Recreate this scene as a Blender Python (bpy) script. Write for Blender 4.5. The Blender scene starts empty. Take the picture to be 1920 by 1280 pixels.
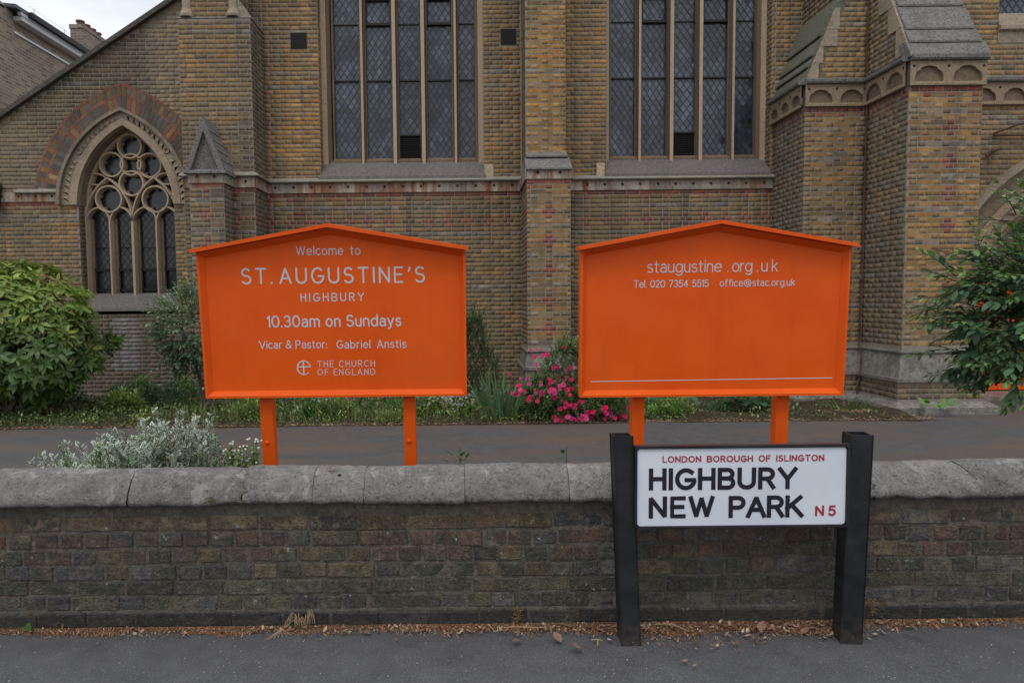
import bpy, math, random
import numpy as np
from mathutils import Vector, Matrix, noise
rnd = random.Random(7)
rng = np.random.default_rng(11)
R_ = math.radians
S = bpy.context.scene
COL = S.collection

# ------------------------------------------------------------------ camera
cam = bpy.data.cameras.new('camera'); camo = bpy.data.objects.new('camera', cam); COL.objects.link(camo)
cam.sensor_width = 36; cam.lens = 24; cam.shift_x = 0.0417
cam.clip_start = 0.05; cam.clip_end = 3000
p_, r_ = R_(3.5), 0.0105
U0 = Vector((0, math.sin(p_), math.cos(p_))); F0 = Vector((0, math.cos(p_), -math.sin(p_))); R0 = Vector((1, 0, 0))
Rv = R0*math.cos(r_) - U0*math.sin(r_); Uv = R0*math.sin(r_) + U0*math.cos(r_)
camo.matrix_world = Matrix(((Rv.x, Uv.x, -F0.x, 0), (Rv.y, Uv.y, -F0.y, 0), (Rv.z, Uv.z, -F0.z, 1.5), (0, 0, 0, 1)))
S.camera = camo

# ------------------------------------------------------------------ light
W = bpy.data.worlds.new('World'); S.world = W; W.use_nodes = True
wn = W.node_tree; wn.nodes.clear()
def wnode(t, **k):
    n = wn.nodes.new(t)
    for a, b in k.items(): setattr(n, a, b)
    return n
SUN_EL, SUN_AZ = R_(58), R_(200)
sky = wnode('ShaderNodeTexSky', sky_type='NISHITA'); sky.sun_disc = False
sky.sun_elevation = SUN_EL; sky.sun_rotation = SUN_AZ
tc = wnode('ShaderNodeTexCoord'); mp = wnode('ShaderNodeMapping'); mp.inputs['Scale'].default_value = (1, 1, 2.2)
mp.inputs['Location'].default_value = (3.1, 1.7, 0.4)
cn = wnode('ShaderNodeTexNoise'); cn.inputs['Scale'].default_value = 2.6; cn.inputs['Detail'].default_value = 7; cn.inputs['Roughness'].default_value = .55
cr = wnode('ShaderNodeValToRGB')
cr.color_ramp.elements[0].position = .30; cr.color_ramp.elements[0].color = (6.2, 6.6, 7.4, 1)
cr.color_ramp.elements[1].position = .66; cr.color_ramp.elements[1].color = (11.2, 11.35, 11.6, 1)
mx = wnode('ShaderNodeMix', data_type='RGBA'); mx.inputs[0].default_value = .9
bg = wnode('ShaderNodeBackground'); bg.inputs['Strength'].default_value = .1
wo = wnode('ShaderNodeOutputWorld')
L = wn.links.new
L(tc.outputs['Generated'], mp.inputs['Vector']); L(mp.outputs['Vector'], cn.inputs['Vector']); L(cn.outputs['Fac'], cr.inputs['Fac'])
sz = wnode('ShaderNodeSeparateXYZ'); L(tc.outputs['Generated'], sz.inputs[0])
mr = wnode('ShaderNodeMapRange'); mr.inputs['From Min'].default_value = -.1; mr.inputs['From Max'].default_value = 1; mr.inputs['To Min'].default_value = .74; mr.inputs['To Max'].default_value = 1.48; L(sz.outputs[2], mr.inputs['Value'])
sc_ = wnode('ShaderNodeVectorMath', operation='SCALE'); L(cr.outputs['Color'], sc_.inputs[0]); L(mr.outputs['Result'], sc_.inputs['Scale'])
L(sky.outputs['Color'], mx.inputs[6]); L(sc_.outputs[0], mx.inputs[7]); L(mx.outputs[2], bg.inputs['Color']); L(bg.outputs['Background'], wo.inputs['Surface'])
sl = bpy.data.lights.new('sun', 'SUN'); sl.energy = .7; sl.angle = R_(18); sl.color = (1, .97, .92)
so = bpy.data.objects.new('sun', sl); COL.objects.link(so)
sd = Vector((math.sin(SUN_AZ)*math.cos(SUN_EL), math.cos(SUN_AZ)*math.cos(SUN_EL), math.sin(SUN_EL)))
so.rotation_euler = sd.to_track_quat('Z', 'Y').to_euler(); so.location = (0, -5, 12)
vs = S.view_settings; vs.view_transform = 'Standard'; vs.look = 'None'; vs.gamma = 1; vs.exposure = 0.12; vs.use_curve_mapping = False

# ------------------------------------------------------------------ helpers
def tag(o, label=None, cat=None, group=None, kind=None):
    if label: o['label'] = label
    if cat: o['category'] = cat
    if group: o['group'] = group
    if kind: o['kind'] = kind
    return o
def wloc(o):
    v = Vector((0, 0, 0))
    while o is not None: v = v + o.location; o = o.parent
    return v
def thing(name, loc, label, cat, group=None):
    o = bpy.data.objects.new(name, None); o.empty_display_size = .1; COL.objects.link(o); o.location = loc
    return tag(o, label, cat, group)
def link(me, name, parent=None, loc=None):
    o = bpy.data.objects.new(name, me); COL.objects.link(o)
    if parent: o.parent = parent
    if loc is not None: o.location = loc
    return o
class MB:
    def __init__(s): s.v = []; s.f = []; s.c = []
    def poly(s, pts, col=(1, 1, 1)):
        n = len(s.v); s.v += [tuple(p) for p in pts]; s.f.append(tuple(range(n, n+len(pts)))); s.c.append(col)
    def idx(s, pts, faces, col=(1, 1, 1)):
        n = len(s.v); s.v += [tuple(p) for p in pts]
        for f in faces: s.f.append(tuple(n+i for i in f)); s.c.append(col)
    def box(s, x0, x1, y0, y1, z0, z1, col=(1, 1, 1)):
        p = [(x0,y0,z0),(x1,y0,z0),(x1,y1,z0),(x0,y1,z0),(x0,y0,z1),(x1,y0,z1),(x1,y1,z1),(x0,y1,z1)]
        s.idx(p, [(0,3,2,1),(4,5,6,7),(0,1,5,4),(1,2,6,5),(2,3,7,6),(3,0,4,7)], col)
    def prism(s, poly, fn, a, b, col=(1, 1, 1)):
        # poly: 2D outline; fn(p, t) -> 3D point at extrusion t
        n = len(poly); A = [fn(p, a) for p in poly]; B = [fn(p, b) for p in poly]
        s.idx(A+B, [tuple(range(n))[::-1], tuple(range(n, 2*n))] + [(i, (i+1) % n, n+(i+1) % n, n+i) for i in range(n)], col)
    def tube(s, pts, r, n=6, col=(1, 1, 1), cap=True):
        pts = [Vector(p) for p in pts]; rs = r if isinstance(r, (list, tuple)) else [r]*len(pts)
        base = len(s.v); pu = None
        for i, p in enumerate(pts):
            d = (pts[min(i+1, len(pts)-1)] - pts[max(i-1, 0)]).normalized()
            u = d.cross(Vector((0, 0, 1)) if abs(d.z) < .9 else Vector((0, 1, 0))).normalized()
            if pu is not None:
                u = (pu - d*pu.dot(d)).normalized()
            pu = u; w = d.cross(u)
            for k in range(n):
                a = 2*math.pi*k/n; s.v.append(tuple(p + (u*math.cos(a) + w*math.sin(a))*rs[i]))
        for i in range(len(pts)-1):
            for k in range(n):
                a = base+i*n+k; b = base+i*n+(k+1) % n
                s.f.append((a, b, b+n, a+n)); s.c.append(col)
        if cap:
            s.f.append(tuple(base+k for k in range(n))[::-1]); s.c.append(col)
            s.f.append(tuple(base+(len(pts)-1)*n+k for k in range(n))); s.c.append(col)
    def mesh(s, name, off=(0, 0, 0), smooth=False, fix=True):
        me = bpy.data.meshes.new(name)
        me.from_pydata([(a-off[0], b-off[1], c-off[2]) for a, b, c in s.v], [], s.f)
        ca = me.color_attributes.new('Col', 'FLOAT_COLOR', 'CORNER')
        cnt = np.array([len(f) for f in s.f]); cc = np.repeat(np.array([(c[0], c[1], c[2], 1.) for c in s.c]), cnt, axis=0)
        ca.data.foreach_set('color', cc.ravel().astype(np.float32))
        if smooth: me.polygons.foreach_set('use_smooth', [True]*len(me.polygons))
        return me
    def build(s, name, mat, parent=None, kind=None, label=None, smooth=False, local=False):
        off = (0, 0, 0) if (parent is None or local) else wloc(parent)
        me = s.mesh(name, off, smooth); me.materials.append(mat)
        return tag(link(me, name, parent), label=label, kind=kind)
def mesh_np(name, V, F, C=None, mat=None, smooth=False):
    """V (n,3), F (m,k) indices, C (m,3) face colours"""
    me = bpy.data.meshes.new(name); k = F.shape[1]; m = len(F)
    me.vertices.add(len(V)); me.vertices.foreach_set('co', V.astype(np.float32).ravel())
    me.loops.add(m*k); me.loops.foreach_set('vertex_index', F.astype(np.int32).ravel())
    me.polygons.add(m); me.polygons.foreach_set('loop_start', (np.arange(m)*k).astype(np.int32))
    me.polygons.foreach_set('loop_total', np.full(m, k, np.int32))
    if smooth: me.polygons.foreach_set('use_smooth', np.ones(m, bool))
    me.update(calc_edges=True)
    if C is not None:
        ca = me.color_attributes.new('Col', 'FLOAT_COLOR', 'CORNER')
        cc = np.ones((m, 4)); cc[:, :3] = C; ca.data.foreach_set('color', np.repeat(cc, k, axis=0).astype(np.float32).ravel())
    if mat: me.materials.append(mat)
    return me
def scatter(T, M, P, C):
    """T template (verts, tris, facecols); M (k,3,3) columns = axes; P (k,3); C (k,3) tint -> V,F,C"""
    tv, tf, tcx = T; k = len(P)
    V = np.einsum('kij,nj->kni', M, tv) + P[:, None, :]
    F = tf[None] + (np.arange(k)*len(tv))[:, None, None]
    CC = C[:, None, :]*tcx[None]
    return V.reshape(-1, 3), F.reshape(-1, tf.shape[1]), CC.reshape(-1, 3)
def joined(name, parts, mat, parent=None, kind='stuff', smooth=False, label=None):
    V, F, C = [], [], []; n = 0
    for v, f, c in parts: V.append(v); F.append(f+n); C.append(c); n += len(v)
    V = np.concatenate(V); off = np.array(wloc(parent)) if parent else 0
    me = mesh_np(name, V-off, np.concatenate(F), np.concatenate(C), mat, smooth)
    return tag(link(me, name, parent), kind=kind, label=label)

# ------------------------------------------------------------------ materials
class NT:
    def __init__(s, name):
        s.m = bpy.data.materials.new(name); s.m.use_nodes = True; s.t = s.m.node_tree
        s.b = s.t.nodes['Principled BSDF']; s.pos = s.n('ShaderNodeNewGeometry').outputs['Position']
    def n(s, t, **k):
        x = s.t.nodes.new(t)
        for a, b in k.items(): setattr(x, a, b)
        return x
    def set(s, sock, v):
        if hasattr(v, 'is_linked') or hasattr(v, 'links'): s.t.links.new(v, sock)
        elif isinstance(v, (tuple, list)) and len(v) == 3 and sock.type == 'RGBA': sock.default_value = (*v, 1)
        else: sock.default_value = v
    def noise(s, scale, detail=4, rough=.55, vec=None, st=None, dist=0):
        x = s.n('ShaderNodeTexNoise'); x.inputs['Scale'].default_value = scale; x.inputs['Detail'].default_value = detail
        x.inputs['Roughness'].default_value = rough; x.inputs['Distortion'].default_value = dist
        v = vec or s.pos
        if st:
            mpp = s.n('ShaderNodeMapping'); mpp.inputs['Scale'].default_value = st; s.set(mpp.inputs['Vector'], v); v = mpp.outputs[0]
        s.set(x.inputs['Vector'], v); return x.outputs['Fac']
    def vor(s, scale, feat='F1'):
        x = s.n('ShaderNodeTexVoronoi'); x.feature = feat; x.inputs['Scale'].default_value = scale; s.set(x.inputs['Vector'], s.pos)
        return x
    def ramp(s, f, a, b, ca=0., cb=1.):
        x = s.n('ShaderNodeMapRange'); x.inputs['From Min'].default_value = a; x.inputs['From Max'].default_value = b
        x.inputs['To Min'].default_value = ca; x.inputs['To Max'].default_value = cb; s.set(x.inputs['Value'], f); return x.outputs['Result']
    def math(s, op, a, b=None):
        x = s.n('ShaderNodeMath', operation=op); s.set(x.inputs[0], a)
        if b is not None: s.set(x.inputs[1], b)
        return x.outputs[0]
    def mix(s, f, a, b, mode='MIX'):
        x = s.n('ShaderNodeMix', data_type='RGBA'); x.blend_type = mode
        s.set(x.inputs[0], f); s.set(x.inputs[6], a); s.set(x.inputs[7], b); return x.outputs[2]
    def val(s, c, f):  # colour * scalar
        x = s.n('ShaderNodeVectorMath', operation='SCALE'); s.set(x.inputs[0], c); s.set(x.inputs['Scale'], f); return x.outputs[0]
    def attr(s):
        x = s.n('ShaderNodeAttribute'); x.attribute_name = 'Col'; return x.outputs['Color']
    def ocol(s): return s.n('ShaderNodeObjectInfo').outputs['Color']
    def sep(s): 
        x = s.n('ShaderNodeSeparateXYZ'); s.set(x.inputs[0], s.pos); return x.outputs
    def bump(s, h, strength=.3, dist=.01):
        x = s.n('ShaderNodeBump'); x.inputs['Strength'].default_value = strength; x.inputs['Distance'].default_value = dist
        s.set(x.inputs['Height'], h); s.t.links.new(x.outputs[0], s.b.inputs['Normal'])
    def out(s, col, rough=.85, spec=.3, metal=0):
        s.set(s.b.inputs['Base Color'], col); s.set(s.b.inputs['Roughness'], rough); s.b.inputs['Specular IOR Level'].default_value = spec
        s.b.inputs['Metallic'].default_value = metal; return s.m

def brick_mat(name, src):
    t = NT(name); c = t.attr() if src == 'attr' else t.ocol()
    a = t.noise(24, 5, .65); b = t.noise(75, 3); g = t.noise(.9, 5, .6)
    c = t.val(c, t.ramp(a, .3, .7, .74, 1.24))
    c = t.mix(t.ramp(b, .62, .72, 0, .4), c, (.06, .05, .04))
    c = t.mix(t.ramp(t.noise(9, 4, .6), .56, .72, 0, .5), c, (.165, .13, .085))
    c = t.mix(t.ramp(g, .45, .75, 0, .5), c, (.13, .10, .065))
    c = t.mix(t.ramp(t.noise(4.5, 5, .65, st=(1, 1, .13)), .50, .68, 0, .62), c, (.085, .070, .050)); c = t.val(c, t.ramp(t.noise(.6, 4, .6), .35, .65, .86, 1.16))
    c = t.mix(t.ramp(t.noise(2.6, 5, .7), .56, .70, 0, .45), c, (.085, .08, .055))
    t.bump(t.math('ADD', a, t.math('MULTIPLY', b, .5)), .5, .004)
    return t.out(c, .92, .2)
M_brickA = brick_mat('brick_mass', 'attr'); M_brickO = brick_mat('brick_single', 'obj')
def mortar_mat(name, col, dark):
    t = NT(name); a = t.noise(30, 4); g = t.noise(1.1, 4)
    c = t.val(col, t.ramp(a, .3, .7, .75, 1.2)) if False else t.mix(t.ramp(a, .3, .7), tuple(x*.8 for x in col), tuple(x*1.15 for x in col))
    c = t.mix(t.ramp(g, .45, .75, 0, .6), c, dark); t.bump(a, .5, .004)
    return t.out(c, .95, .15)
M_mortar = mortar_mat('lime_mortar', (.27, .24, .195), (.15, .13, .10))
def wallbrick_mat(name, src):
    t = NT(name); c = t.attr() if src == 'attr' else t.ocol(); x, y, z = t.sep()
    a = t.noise(30, 6, .7); b = t.noise(110, 3, .6); d = t.noise(13, 5, .65, dist=.6); e = t.noise(5, 4, .6)
    c = t.mix(t.ramp(t.noise(11, 5, .7, dist=1.), .40, .68, .0, .38), c, (.085, .075, .058)); c = t.val(c, t.ramp(a, .3, .72, .5, 1.6))
    # spalled ochre faces near the coping, brown moss, white bloom below
    up = t.ramp(z, .40, .50); sp = t.math('MULTIPLY', t.ramp(d, .50, .58), t.ramp(up, 0, 1, .3, .95))
    c = t.mix(t.math('MULTIPLY', sp, .8), c, (.25, .185, .11))
    c = t.mix(t.ramp(t.noise(17, 5, .7, st=(1, 1, 1.4)), .58, .68, 0, .75), c, (.045, .032, .018))
    c = t.mix(t.math('MULTIPLY', t.ramp(z, .30, .42), t.ramp(t.noise(8, 4, .6), .5, .6, 0, .6)), c, (.125, .058, .042))
    low = t.ramp(z, .34, .10, .3, 1)
    c = t.mix(t.math('MULTIPLY', low, t.ramp(t.noise(21, 6, .75, dist=.8), .585, .70, 0, .7)), c, (.29, .285, .28))
    c = t.mix(t.ramp(e, .52, .70, 0, .5), c, (.062, .068, .035))
    c = t.mix(t.ramp(b, .60, .68, 0, .42), c, (.30, .28, .25))
    c = t.mix(t.ramp(b, .42, .33, 0, .75), c, (.014, .013, .012))
    c = t.mix(t.ramp(t.noise(26, 4, .7), .66, .71, 0, .8), c, (.50, .49, .47))
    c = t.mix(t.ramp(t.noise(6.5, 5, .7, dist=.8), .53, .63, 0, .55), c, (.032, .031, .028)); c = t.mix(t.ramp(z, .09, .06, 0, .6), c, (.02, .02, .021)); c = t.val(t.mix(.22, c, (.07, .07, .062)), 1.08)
    t.bump(t.math('ADD', t.math('MULTIPLY', a, 1.5), t.math('ADD', t.math('MULTIPLY', b, .6), d)), 1., .014)
    return t.out(c, .93, .2)
M_wbO = wallbrick_mat('old_brick_single', 'obj'); M_wbA = wallbrick_mat('old_brick_mass', 'attr')
def wallmortar():
    t = NT('boundary_mortar'); x, y, z = t.sep(); a = t.noise(38, 6, .7); b = t.noise(120, 3)
    c = t.mix(t.ramp(a, .3, .7), (.065, .056, .046), (.185, .16, .13))
    c = t.mix(t.ramp(t.noise(6, 4), .5, .7, 0, .7), c, (.06, .058, .042))
    c = t.mix(t.ramp(b, .68, .76, 0, .5), c, (.3, .29, .27))
    c = t.mix(t.ramp(t.noise(14, 4, .6), .6, .7, 0, .7), c, (.09, .05, .025))
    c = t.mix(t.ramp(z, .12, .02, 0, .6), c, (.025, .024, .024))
    t.bump(t.math('ADD', a, b), .9, .012); return t.out(c, .95, .15)
M_wmortar = wallmortar()
def stone(name, col, var=.3, sc=22, dirt=(.07, .065, .055), df=.5, bump=.5, spots=None, rust=0, ds=1.6):
    t = NT(name); a = t.noise(sc, 6, .65); g = t.noise(ds, 5, .6); b = t.noise(sc*4, 3)
    ca = t.attr()
    c = t.mix(t.ramp(a, .3, .7), tuple(x*(1-var) for x in col), tuple(x*(1+var) for x in col))
    c = t.mix(1., c, ca, 'MULTIPLY')
    c = t.mix(t.ramp(g, .48, .72, 0, df), c, dirt)
    if spots: c = t.mix(t.ramp(t.noise(spots[0], 3), spots[1], spots[1]+.05, 0, .8), c, spots[2])
    if rust:
        s = t.noise(9, 4, .6, st=(1, 1, .12)); k = t.noise(.9, 2)
        c = t.mix(t.math('MULTIPLY', t.ramp(s, .46, .62), t.ramp(k, .32, .48, 0, rust)), c, (.25, .085, .03))
        c = t.mix(t.ramp(t.noise(14, 4, .6, st=(1, 1, .15)), .60, .70, 0, rust*.8), c, (.05, .022, .014))
    t.bump(t.math('ADD', a, t.math('MULTIPLY', b, .5)), bump, .01); return t.out(c, .9, .25)
M_stone = stone('dressed_stone', (.33, .265, .195))
M_frieze = stone('frieze_stone', (.33, .295, .24), rust=1., ds=2.5)
M_string = stone('string_stone', (.27, .25, .20), df=.5, dirt=(.10, .095, .07))
M_arcade = stone('arcade_stone', (.285, .215, .145), df=.3)
M_sill = stone('sill_stone', (.15, .135, .125), df=.3)
M_weath = stone('weathered_stone', (.175, .168, .155), var=.4, spots=(38, .585, (.045, .04, .034)), df=.4, ds=3.)
M_slab = stone('mossy_slab', (.125, .125, .095), df=.4)
M_plinth = stone('plinth_stone', (.205, .19, .165), var=.45, sc=12, df=.6, ds=2.8, spots=(30, .6, (.07, .062, .05)))
M_mull = stone('mullion_stone', (.44, .34, .24), var=.12, df=.12, bump=.2)
M_reveal = stone('reveal_stone', (.17, .135, .11), var=.2, df=.5)
def coping_mat():
    t = NT('coping_stone'); a = t.noise(16, 7, .7); b = t.noise(95, 4, .7); g = t.noise(3.2, 5, .65); x, y, z = t.sep()
    c = t.mix(t.ramp(a, .3, .7), (.115, .108, .098), (.285, .268, .245))
    c = t.mix(t.ramp(t.noise(45, 5, .75), .38, .62, .0, .55), c, (.27, .255, .235)); c = t.mix(1., c, t.attr(), 'MULTIPLY')
    c = t.mix(t.ramp(g, .5, .72, 0, .55), c, (.085, .078, .07))
    c = t.mix(t.ramp(b, .58, .68, 0, .7), c, (.44, .43, .40))
    c = t.mix(t.ramp(t.noise(62, 4, .7), .44, .34, 0, .8), c, (.04, .037, .032))
    c = t.mix(t.ramp(t.noise(7.5, 4, .6), .67, .71, 0, .85), c, (.05, .045, .012))
    c = t.mix(t.ramp(t.noise(8.5, 5, .7, dist=.5), .56, .62, 0, .6), c, (.39, .38, .35)); c = t.mix(t.ramp(t.noise(3.7, 4, .6), .705, .73, 0, .8), c, (.40, .24, .07))
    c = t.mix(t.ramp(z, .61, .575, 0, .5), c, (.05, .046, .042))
    c = t.mix(t.ramp(t.noise(16, 6, .75, st=(.6, 1, 1.5), dist=1.2), .52, .64, 0, .45), c, (.33, .31, .285))
    c = t.mix(t.ramp(t.noise(11, 6, .75, dist=.7), .55, .68, 0, .55), c, (.075, .068, .06))
    t.bump(t.math('ADD', a, t.math('MULTIPLY', b, .6)), 1., .018); return t.out(c, .93, .2)
M_coping = coping_mat()
def asphalt(name, base, brown=0):
    t = NT(name); a = t.noise(7, 5, .6); v = t.vor(170); v2 = t.vor(65); f = t.noise(260, 2)
    c = t.mix(t.ramp(a, .3, .7), tuple(x*.82 for x in base), tuple(x*1.18 for x in base))
    c = t.val(c, t.ramp(f, .3, .7, .6, 1.5)); c = t.mix(t.ramp(t.noise(1.6, 5, .65), .52, .68, 0, .35), c, (.055, .054, .055))
    hsh = t.n('ShaderNodeSeparateColor'); t.set(hsh.inputs[0], v.outputs['Color'])
    c = t.mix(t.math('MULTIPLY', t.ramp(hsh.outputs[0], .86, .93), t.ramp(v.outputs['Distance'], .42, .25, 0, .75)), c, (.24, .235, .23))
    hs2 = t.n('ShaderNodeSeparateColor'); t.set(hs2.inputs[0], v2.outputs['Color'])
    c = t.mix(t.math('MULTIPLY', t.ramp(hs2.outputs[0], .965, .97), t.ramp(v2.outputs['Distance'], .22, .14)), c, (.36, .35, .33))
    if brown: 
        c = t.mix(t.ramp(t.noise(1.1, 5, .65, st=(.5, 1.6, 1)), .42, .66, 0, brown), c, (.125, .085, .06))
        t.set(t.b.inputs['Roughness'], .8)
    t.bump(f, .5, .006); return t.out(c, t.ramp(a, .3, .7, .75, .92), .35)
M_pave = asphalt('pavement_asphalt', (.083, .082, .085)); M_path = asphalt('path_asphalt', (.078, .074, .073), .85)
def soil_mat():
    t = NT('bed_soil'); a = t.noise(14, 6, .7); b = t.noise(60, 3)
    c = t.mix(t.ramp(a, .35, .65), (.04, .03, .022), (.10, .075, .05)); c = t.mix(t.ramp(b, .62, .7, 0, .8), c, (.26, .19, .12))
    t.bump(t.math('ADD', a, b), 1, .03); return t.out(c, .95, .1)
M_soil = soil_mat()
def simple(name, col, rough=.6, spec=.4, metal=0, nz=0, sc=20, bump=0, src=None):
    t = NT(name); c = col
    if src == 'attr': c = t.attr()
    if src == 'obj': c = t.ocol()
    if nz:
        a = t.noise(sc, 4); c = t.mix(t.ramp(a, .3, .7), tuple(x*(1-nz) for x in col), tuple(min(1, x*(1+nz)) for x in col)) if not src else t.val(c, t.ramp(a, .3, .7, 1-nz, 1+nz))
        if bump: t.bump(a, bump, .004)
    return t.out(c, rough, spec, metal)
def orange_mat():
    t = NT('orange_paint'); a = t.noise(3, 5, .6); f = t.noise(60, 3, st=(.12, 1, 1))
    c = t.mix(t.ramp(a, .3, .7), (.74, .088, .003), (.80, .108, .005))
    c = t.mix(t.ramp(t.noise(45, 3, .7), .72, .8, 0, .35), c, (.3, .06, .01))
    c = t.mix(t.ramp(t.noise(9, 5, .65, st=(1, 1, .12)), .52, .72, 0, .22), c, (.50, .065, .008)); c = t.mix(t.ramp(t.noise(1.7, 5, .6), .5, .7, 0, .2), c, (.72, .13, .03))
    t.bump(t.math('ADD', f, t.noise(140, 2)), .14, .002); return t.out(c, t.ramp(a, .3, .7, .4, .58), .25)
M_orange = orange_mat()
M_letter = simple('grey_lettering', (.60, .565, .58), .5, .3, nz=.06)
def black_mat():
    t = NT('black_metal'); x, y, z = t.sep(); a = t.noise(9, 5, .6); c = t.mix(t.ramp(a, .3, .7), (.008, .009, .011), (.018, .019, .022))
    c = t.mix(t.ramp(t.noise(40, 5, .75), .63, .72, 0, .6), c, (.06, .058, .055)); c = t.mix(t.math('MULTIPLY', t.ramp(z, .16, .0), t.ramp(t.noise(22, 5, .7), .4, .62, 0, .8)), c, (.075, .06, .045))
    t.bump(t.noise(70, 4), .15, .002); return t.out(c, t.ramp(a, .3, .7, .36, .6), .45)
M_black = black_mat()
def plate_mat():
    t = NT('sign_enamel'); a = t.noise(3, 4); c = t.mix(t.ramp(a, .3, .7), (.60, .64, .70), (.70, .735, .79))
    c = t.mix(t.ramp(t.noise(9, 5, .7, st=(1, 1, .2)), .55, .75, 0, .3), c, (.45, .45, .44)); c = t.mix(t.ramp(t.noise(120, 3, .7), .70, .75, 0, .5), c, (.25, .24, .22))
    return t.out(c, .38, .45)
M_plate = plate_mat()
M_ink = simple('black_lettering', (.012, .012, .022), .45, .4)
M_red = simple('red_lettering', (.36, .022, .035), .5, .4)
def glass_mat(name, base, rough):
    t = NT(name); g = t.noise(.9, 4, .6); c = t.val(t.attr(), t.ramp(g, .42, .66, .7, 2.2))  # broad noise lightens the base colour, painting in mottled reflections
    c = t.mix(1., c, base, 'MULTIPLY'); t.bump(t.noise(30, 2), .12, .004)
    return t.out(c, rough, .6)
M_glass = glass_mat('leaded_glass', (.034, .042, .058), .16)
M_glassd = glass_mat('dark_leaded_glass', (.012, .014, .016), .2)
M_lead = simple('lead_came', (.028, .03, .033), .5, .4, nz=.2)
M_iron = simple('dark_iron', (.02, .018, .017), .6, .3, nz=.3)
M_rustpipe = simple('rusty_pipe', (.085, .045, .032), .7, .3, nz=.4, sc=12)
def leaf_mat(name, src, rough=.42, trans=.22, spec=.45):
    t = NT(name); c = t.attr() if src == 'attr' else t.ocol()
    c = t.val(c, t.ramp(t.noise(35, 3), .3, .7, .8, 1.2)); t.out(c, rough, spec)
    tr = t.n('ShaderNodeBsdfTranslucent'); t.set(tr.inputs['Color'], c); mxs = t.n('ShaderNodeMixShader'); mxs.inputs[0].default_value = trans
    o = t.t.nodes['Material Output']; t.t.links.new(t.b.outputs[0], mxs.inputs[1]); t.t.links.new(tr.outputs[0], mxs.inputs[2]); t.t.links.new(mxs.outputs[0], o.inputs['Surface'])
    return t.m
M_leafA = leaf_mat('leaf_mass', 'attr'); M_leafO = leaf_mat('leaf_single', 'obj')
M_grass = leaf_mat('grass_blade', 'attr', .6, .3, .25); M_petal = leaf_mat('petal', 'obj', .6, .35, .2); M_petalA = leaf_mat('petal_mass', 'attr', .6, .35, .2)
M_bark = simple('bark', (.085, .065, .048), .9, .1, nz=.4, sc=30, bump=.6)
M_debris = simple('debris', (1, 1, 1), .9, .1, src='attr', nz=.25, sc=120)
M_dry = simple('dry_leaf_skin', (.23, .13, .09), .75, .2, nz=.3, sc=60, bump=.3)
M_straw = simple('dry_straw', (.36, .26, .15), .8, .2, nz=.2)

# ------------------------------------------------------------------ ground
GZ = -.15
def sheet(name, x0, x1, y0, y1, z, mat, nx=2, ny=2, amp=0, sc=1.):
    X, Y = np.meshgrid(np.linspace(x0, x1, nx), np.linspace(y0, y1, ny)); V = []
    for a, b in zip(X.ravel(), Y.ravel()): V.append((a, b, z + (amp*noise.noise(Vector((a*sc, b*sc, 3.3))) if amp else 0)))
    F = [(j*nx+i, j*nx+i+1, (j+1)*nx+i+1, (j+1)*nx+i) for j in range(ny-1) for i in range(nx-1)]
    me = mesh_np(name, np.array(V), np.array(F), np.ones((len(F), 3)), mat, True)
    return tag(link(me, name), kind='structure')
sheet('ground', -900, 900, -900, 900, -.165, M_path)
sheet('pavement', -40, 40, -3.2, 3.09, 0, M_pave, 160, 90, .006, 1.3)
b = MB(); b.box(-40, 40, -3.34, -3.201, -.14, -.002); k = b.build('kerb', M_plinth); k['kind'] = 'structure'
sheet('road', -60, 60, -11, -3.345, -.11, M_pave)
sheet('churchyard_path', -30, 30, 3.25, 9.15, GZ+.004, M_path, 200, 40, .012, .7)
X_, Y_ = np.meshgrid(np.linspace(-12, 5.95, 240), np.linspace(8.80, 12.2, 60)); V = []
for a_, b_ in zip(X_.ravel(), Y_.ravel()):
    e_ = max(0, min(1, (b_-8.86-.07*noise.noise(Vector((a_*2.3, 0, 1)))-.02*noise.noise(Vector((a_*11, 0, 1))))/.4)); V.append((a_, b_, GZ-.012+.02*min(1, e_*12)+e_*(.03+.08*noise.noise(Vector((a_*1.9, b_*1.9, 3.3))))))
F = [(j*240+i, j*240+i+1, (j+1)*240+i+1, (j+1)*240+i) for j in range(59) for i in range(239)]
tag(link(mesh_np('flower_bed', np.array(V), np.array(F), np.ones((len(F), 3)), M_soil, True), 'flower_bed'), kind='structure')
sheet('front_verge', -30, 30, 3.3, 4.75, GZ-.01, M_soil, 150, 12, .08, 1.5)

# ------------------------------------------------------------------ church
Z0, CO = 3.33, .075
church = thing('church', (1.2, 11.75, GZ), 'yellow brick church with tall leaded windows and stepped buttresses behind the orange boards', 'church')
class Face:
    def __init__(s, o, u, n): s.o = Vector((o[0], o[1], 0)); s.u = Vector((u[0], u[1], 0)); s.n = Vector((n[0], n[1], 0))
    def P(s, u, z, d=0): return s.o + s.u*u + s.n*d + Vector((0, 0, z))
def front(y): return Face((0, y), (1, 0), (0, -1))
def leftside(x): return Face((x, 0), (0, 1), (-1, 0))     # u = world Y, faces -X
def rightside(x): return Face((x, 0), (0, 1), (1, 0))
fm = front(11.75); fgab = front(12.4)
BR = []   # (face, u0, u1, z0, z1, colour)
YEL = [(.44,.245,.078),(.41,.22,.062),(.37,.20,.066),(.46,.275,.105),(.34,.19,.075),(.43,.205,.05),(.39,.24,.10)]
BRN = [(.19,.135,.075),(.165,.12,.07),(.21,.15,.08),(.15,.115,.075),(.22,.16,.09),(.17,.135,.09)]
REDB = [(.32,.085,.06),(.27,.075,.055),(.37,.10,.065),(.24,.08,.065)]
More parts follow.
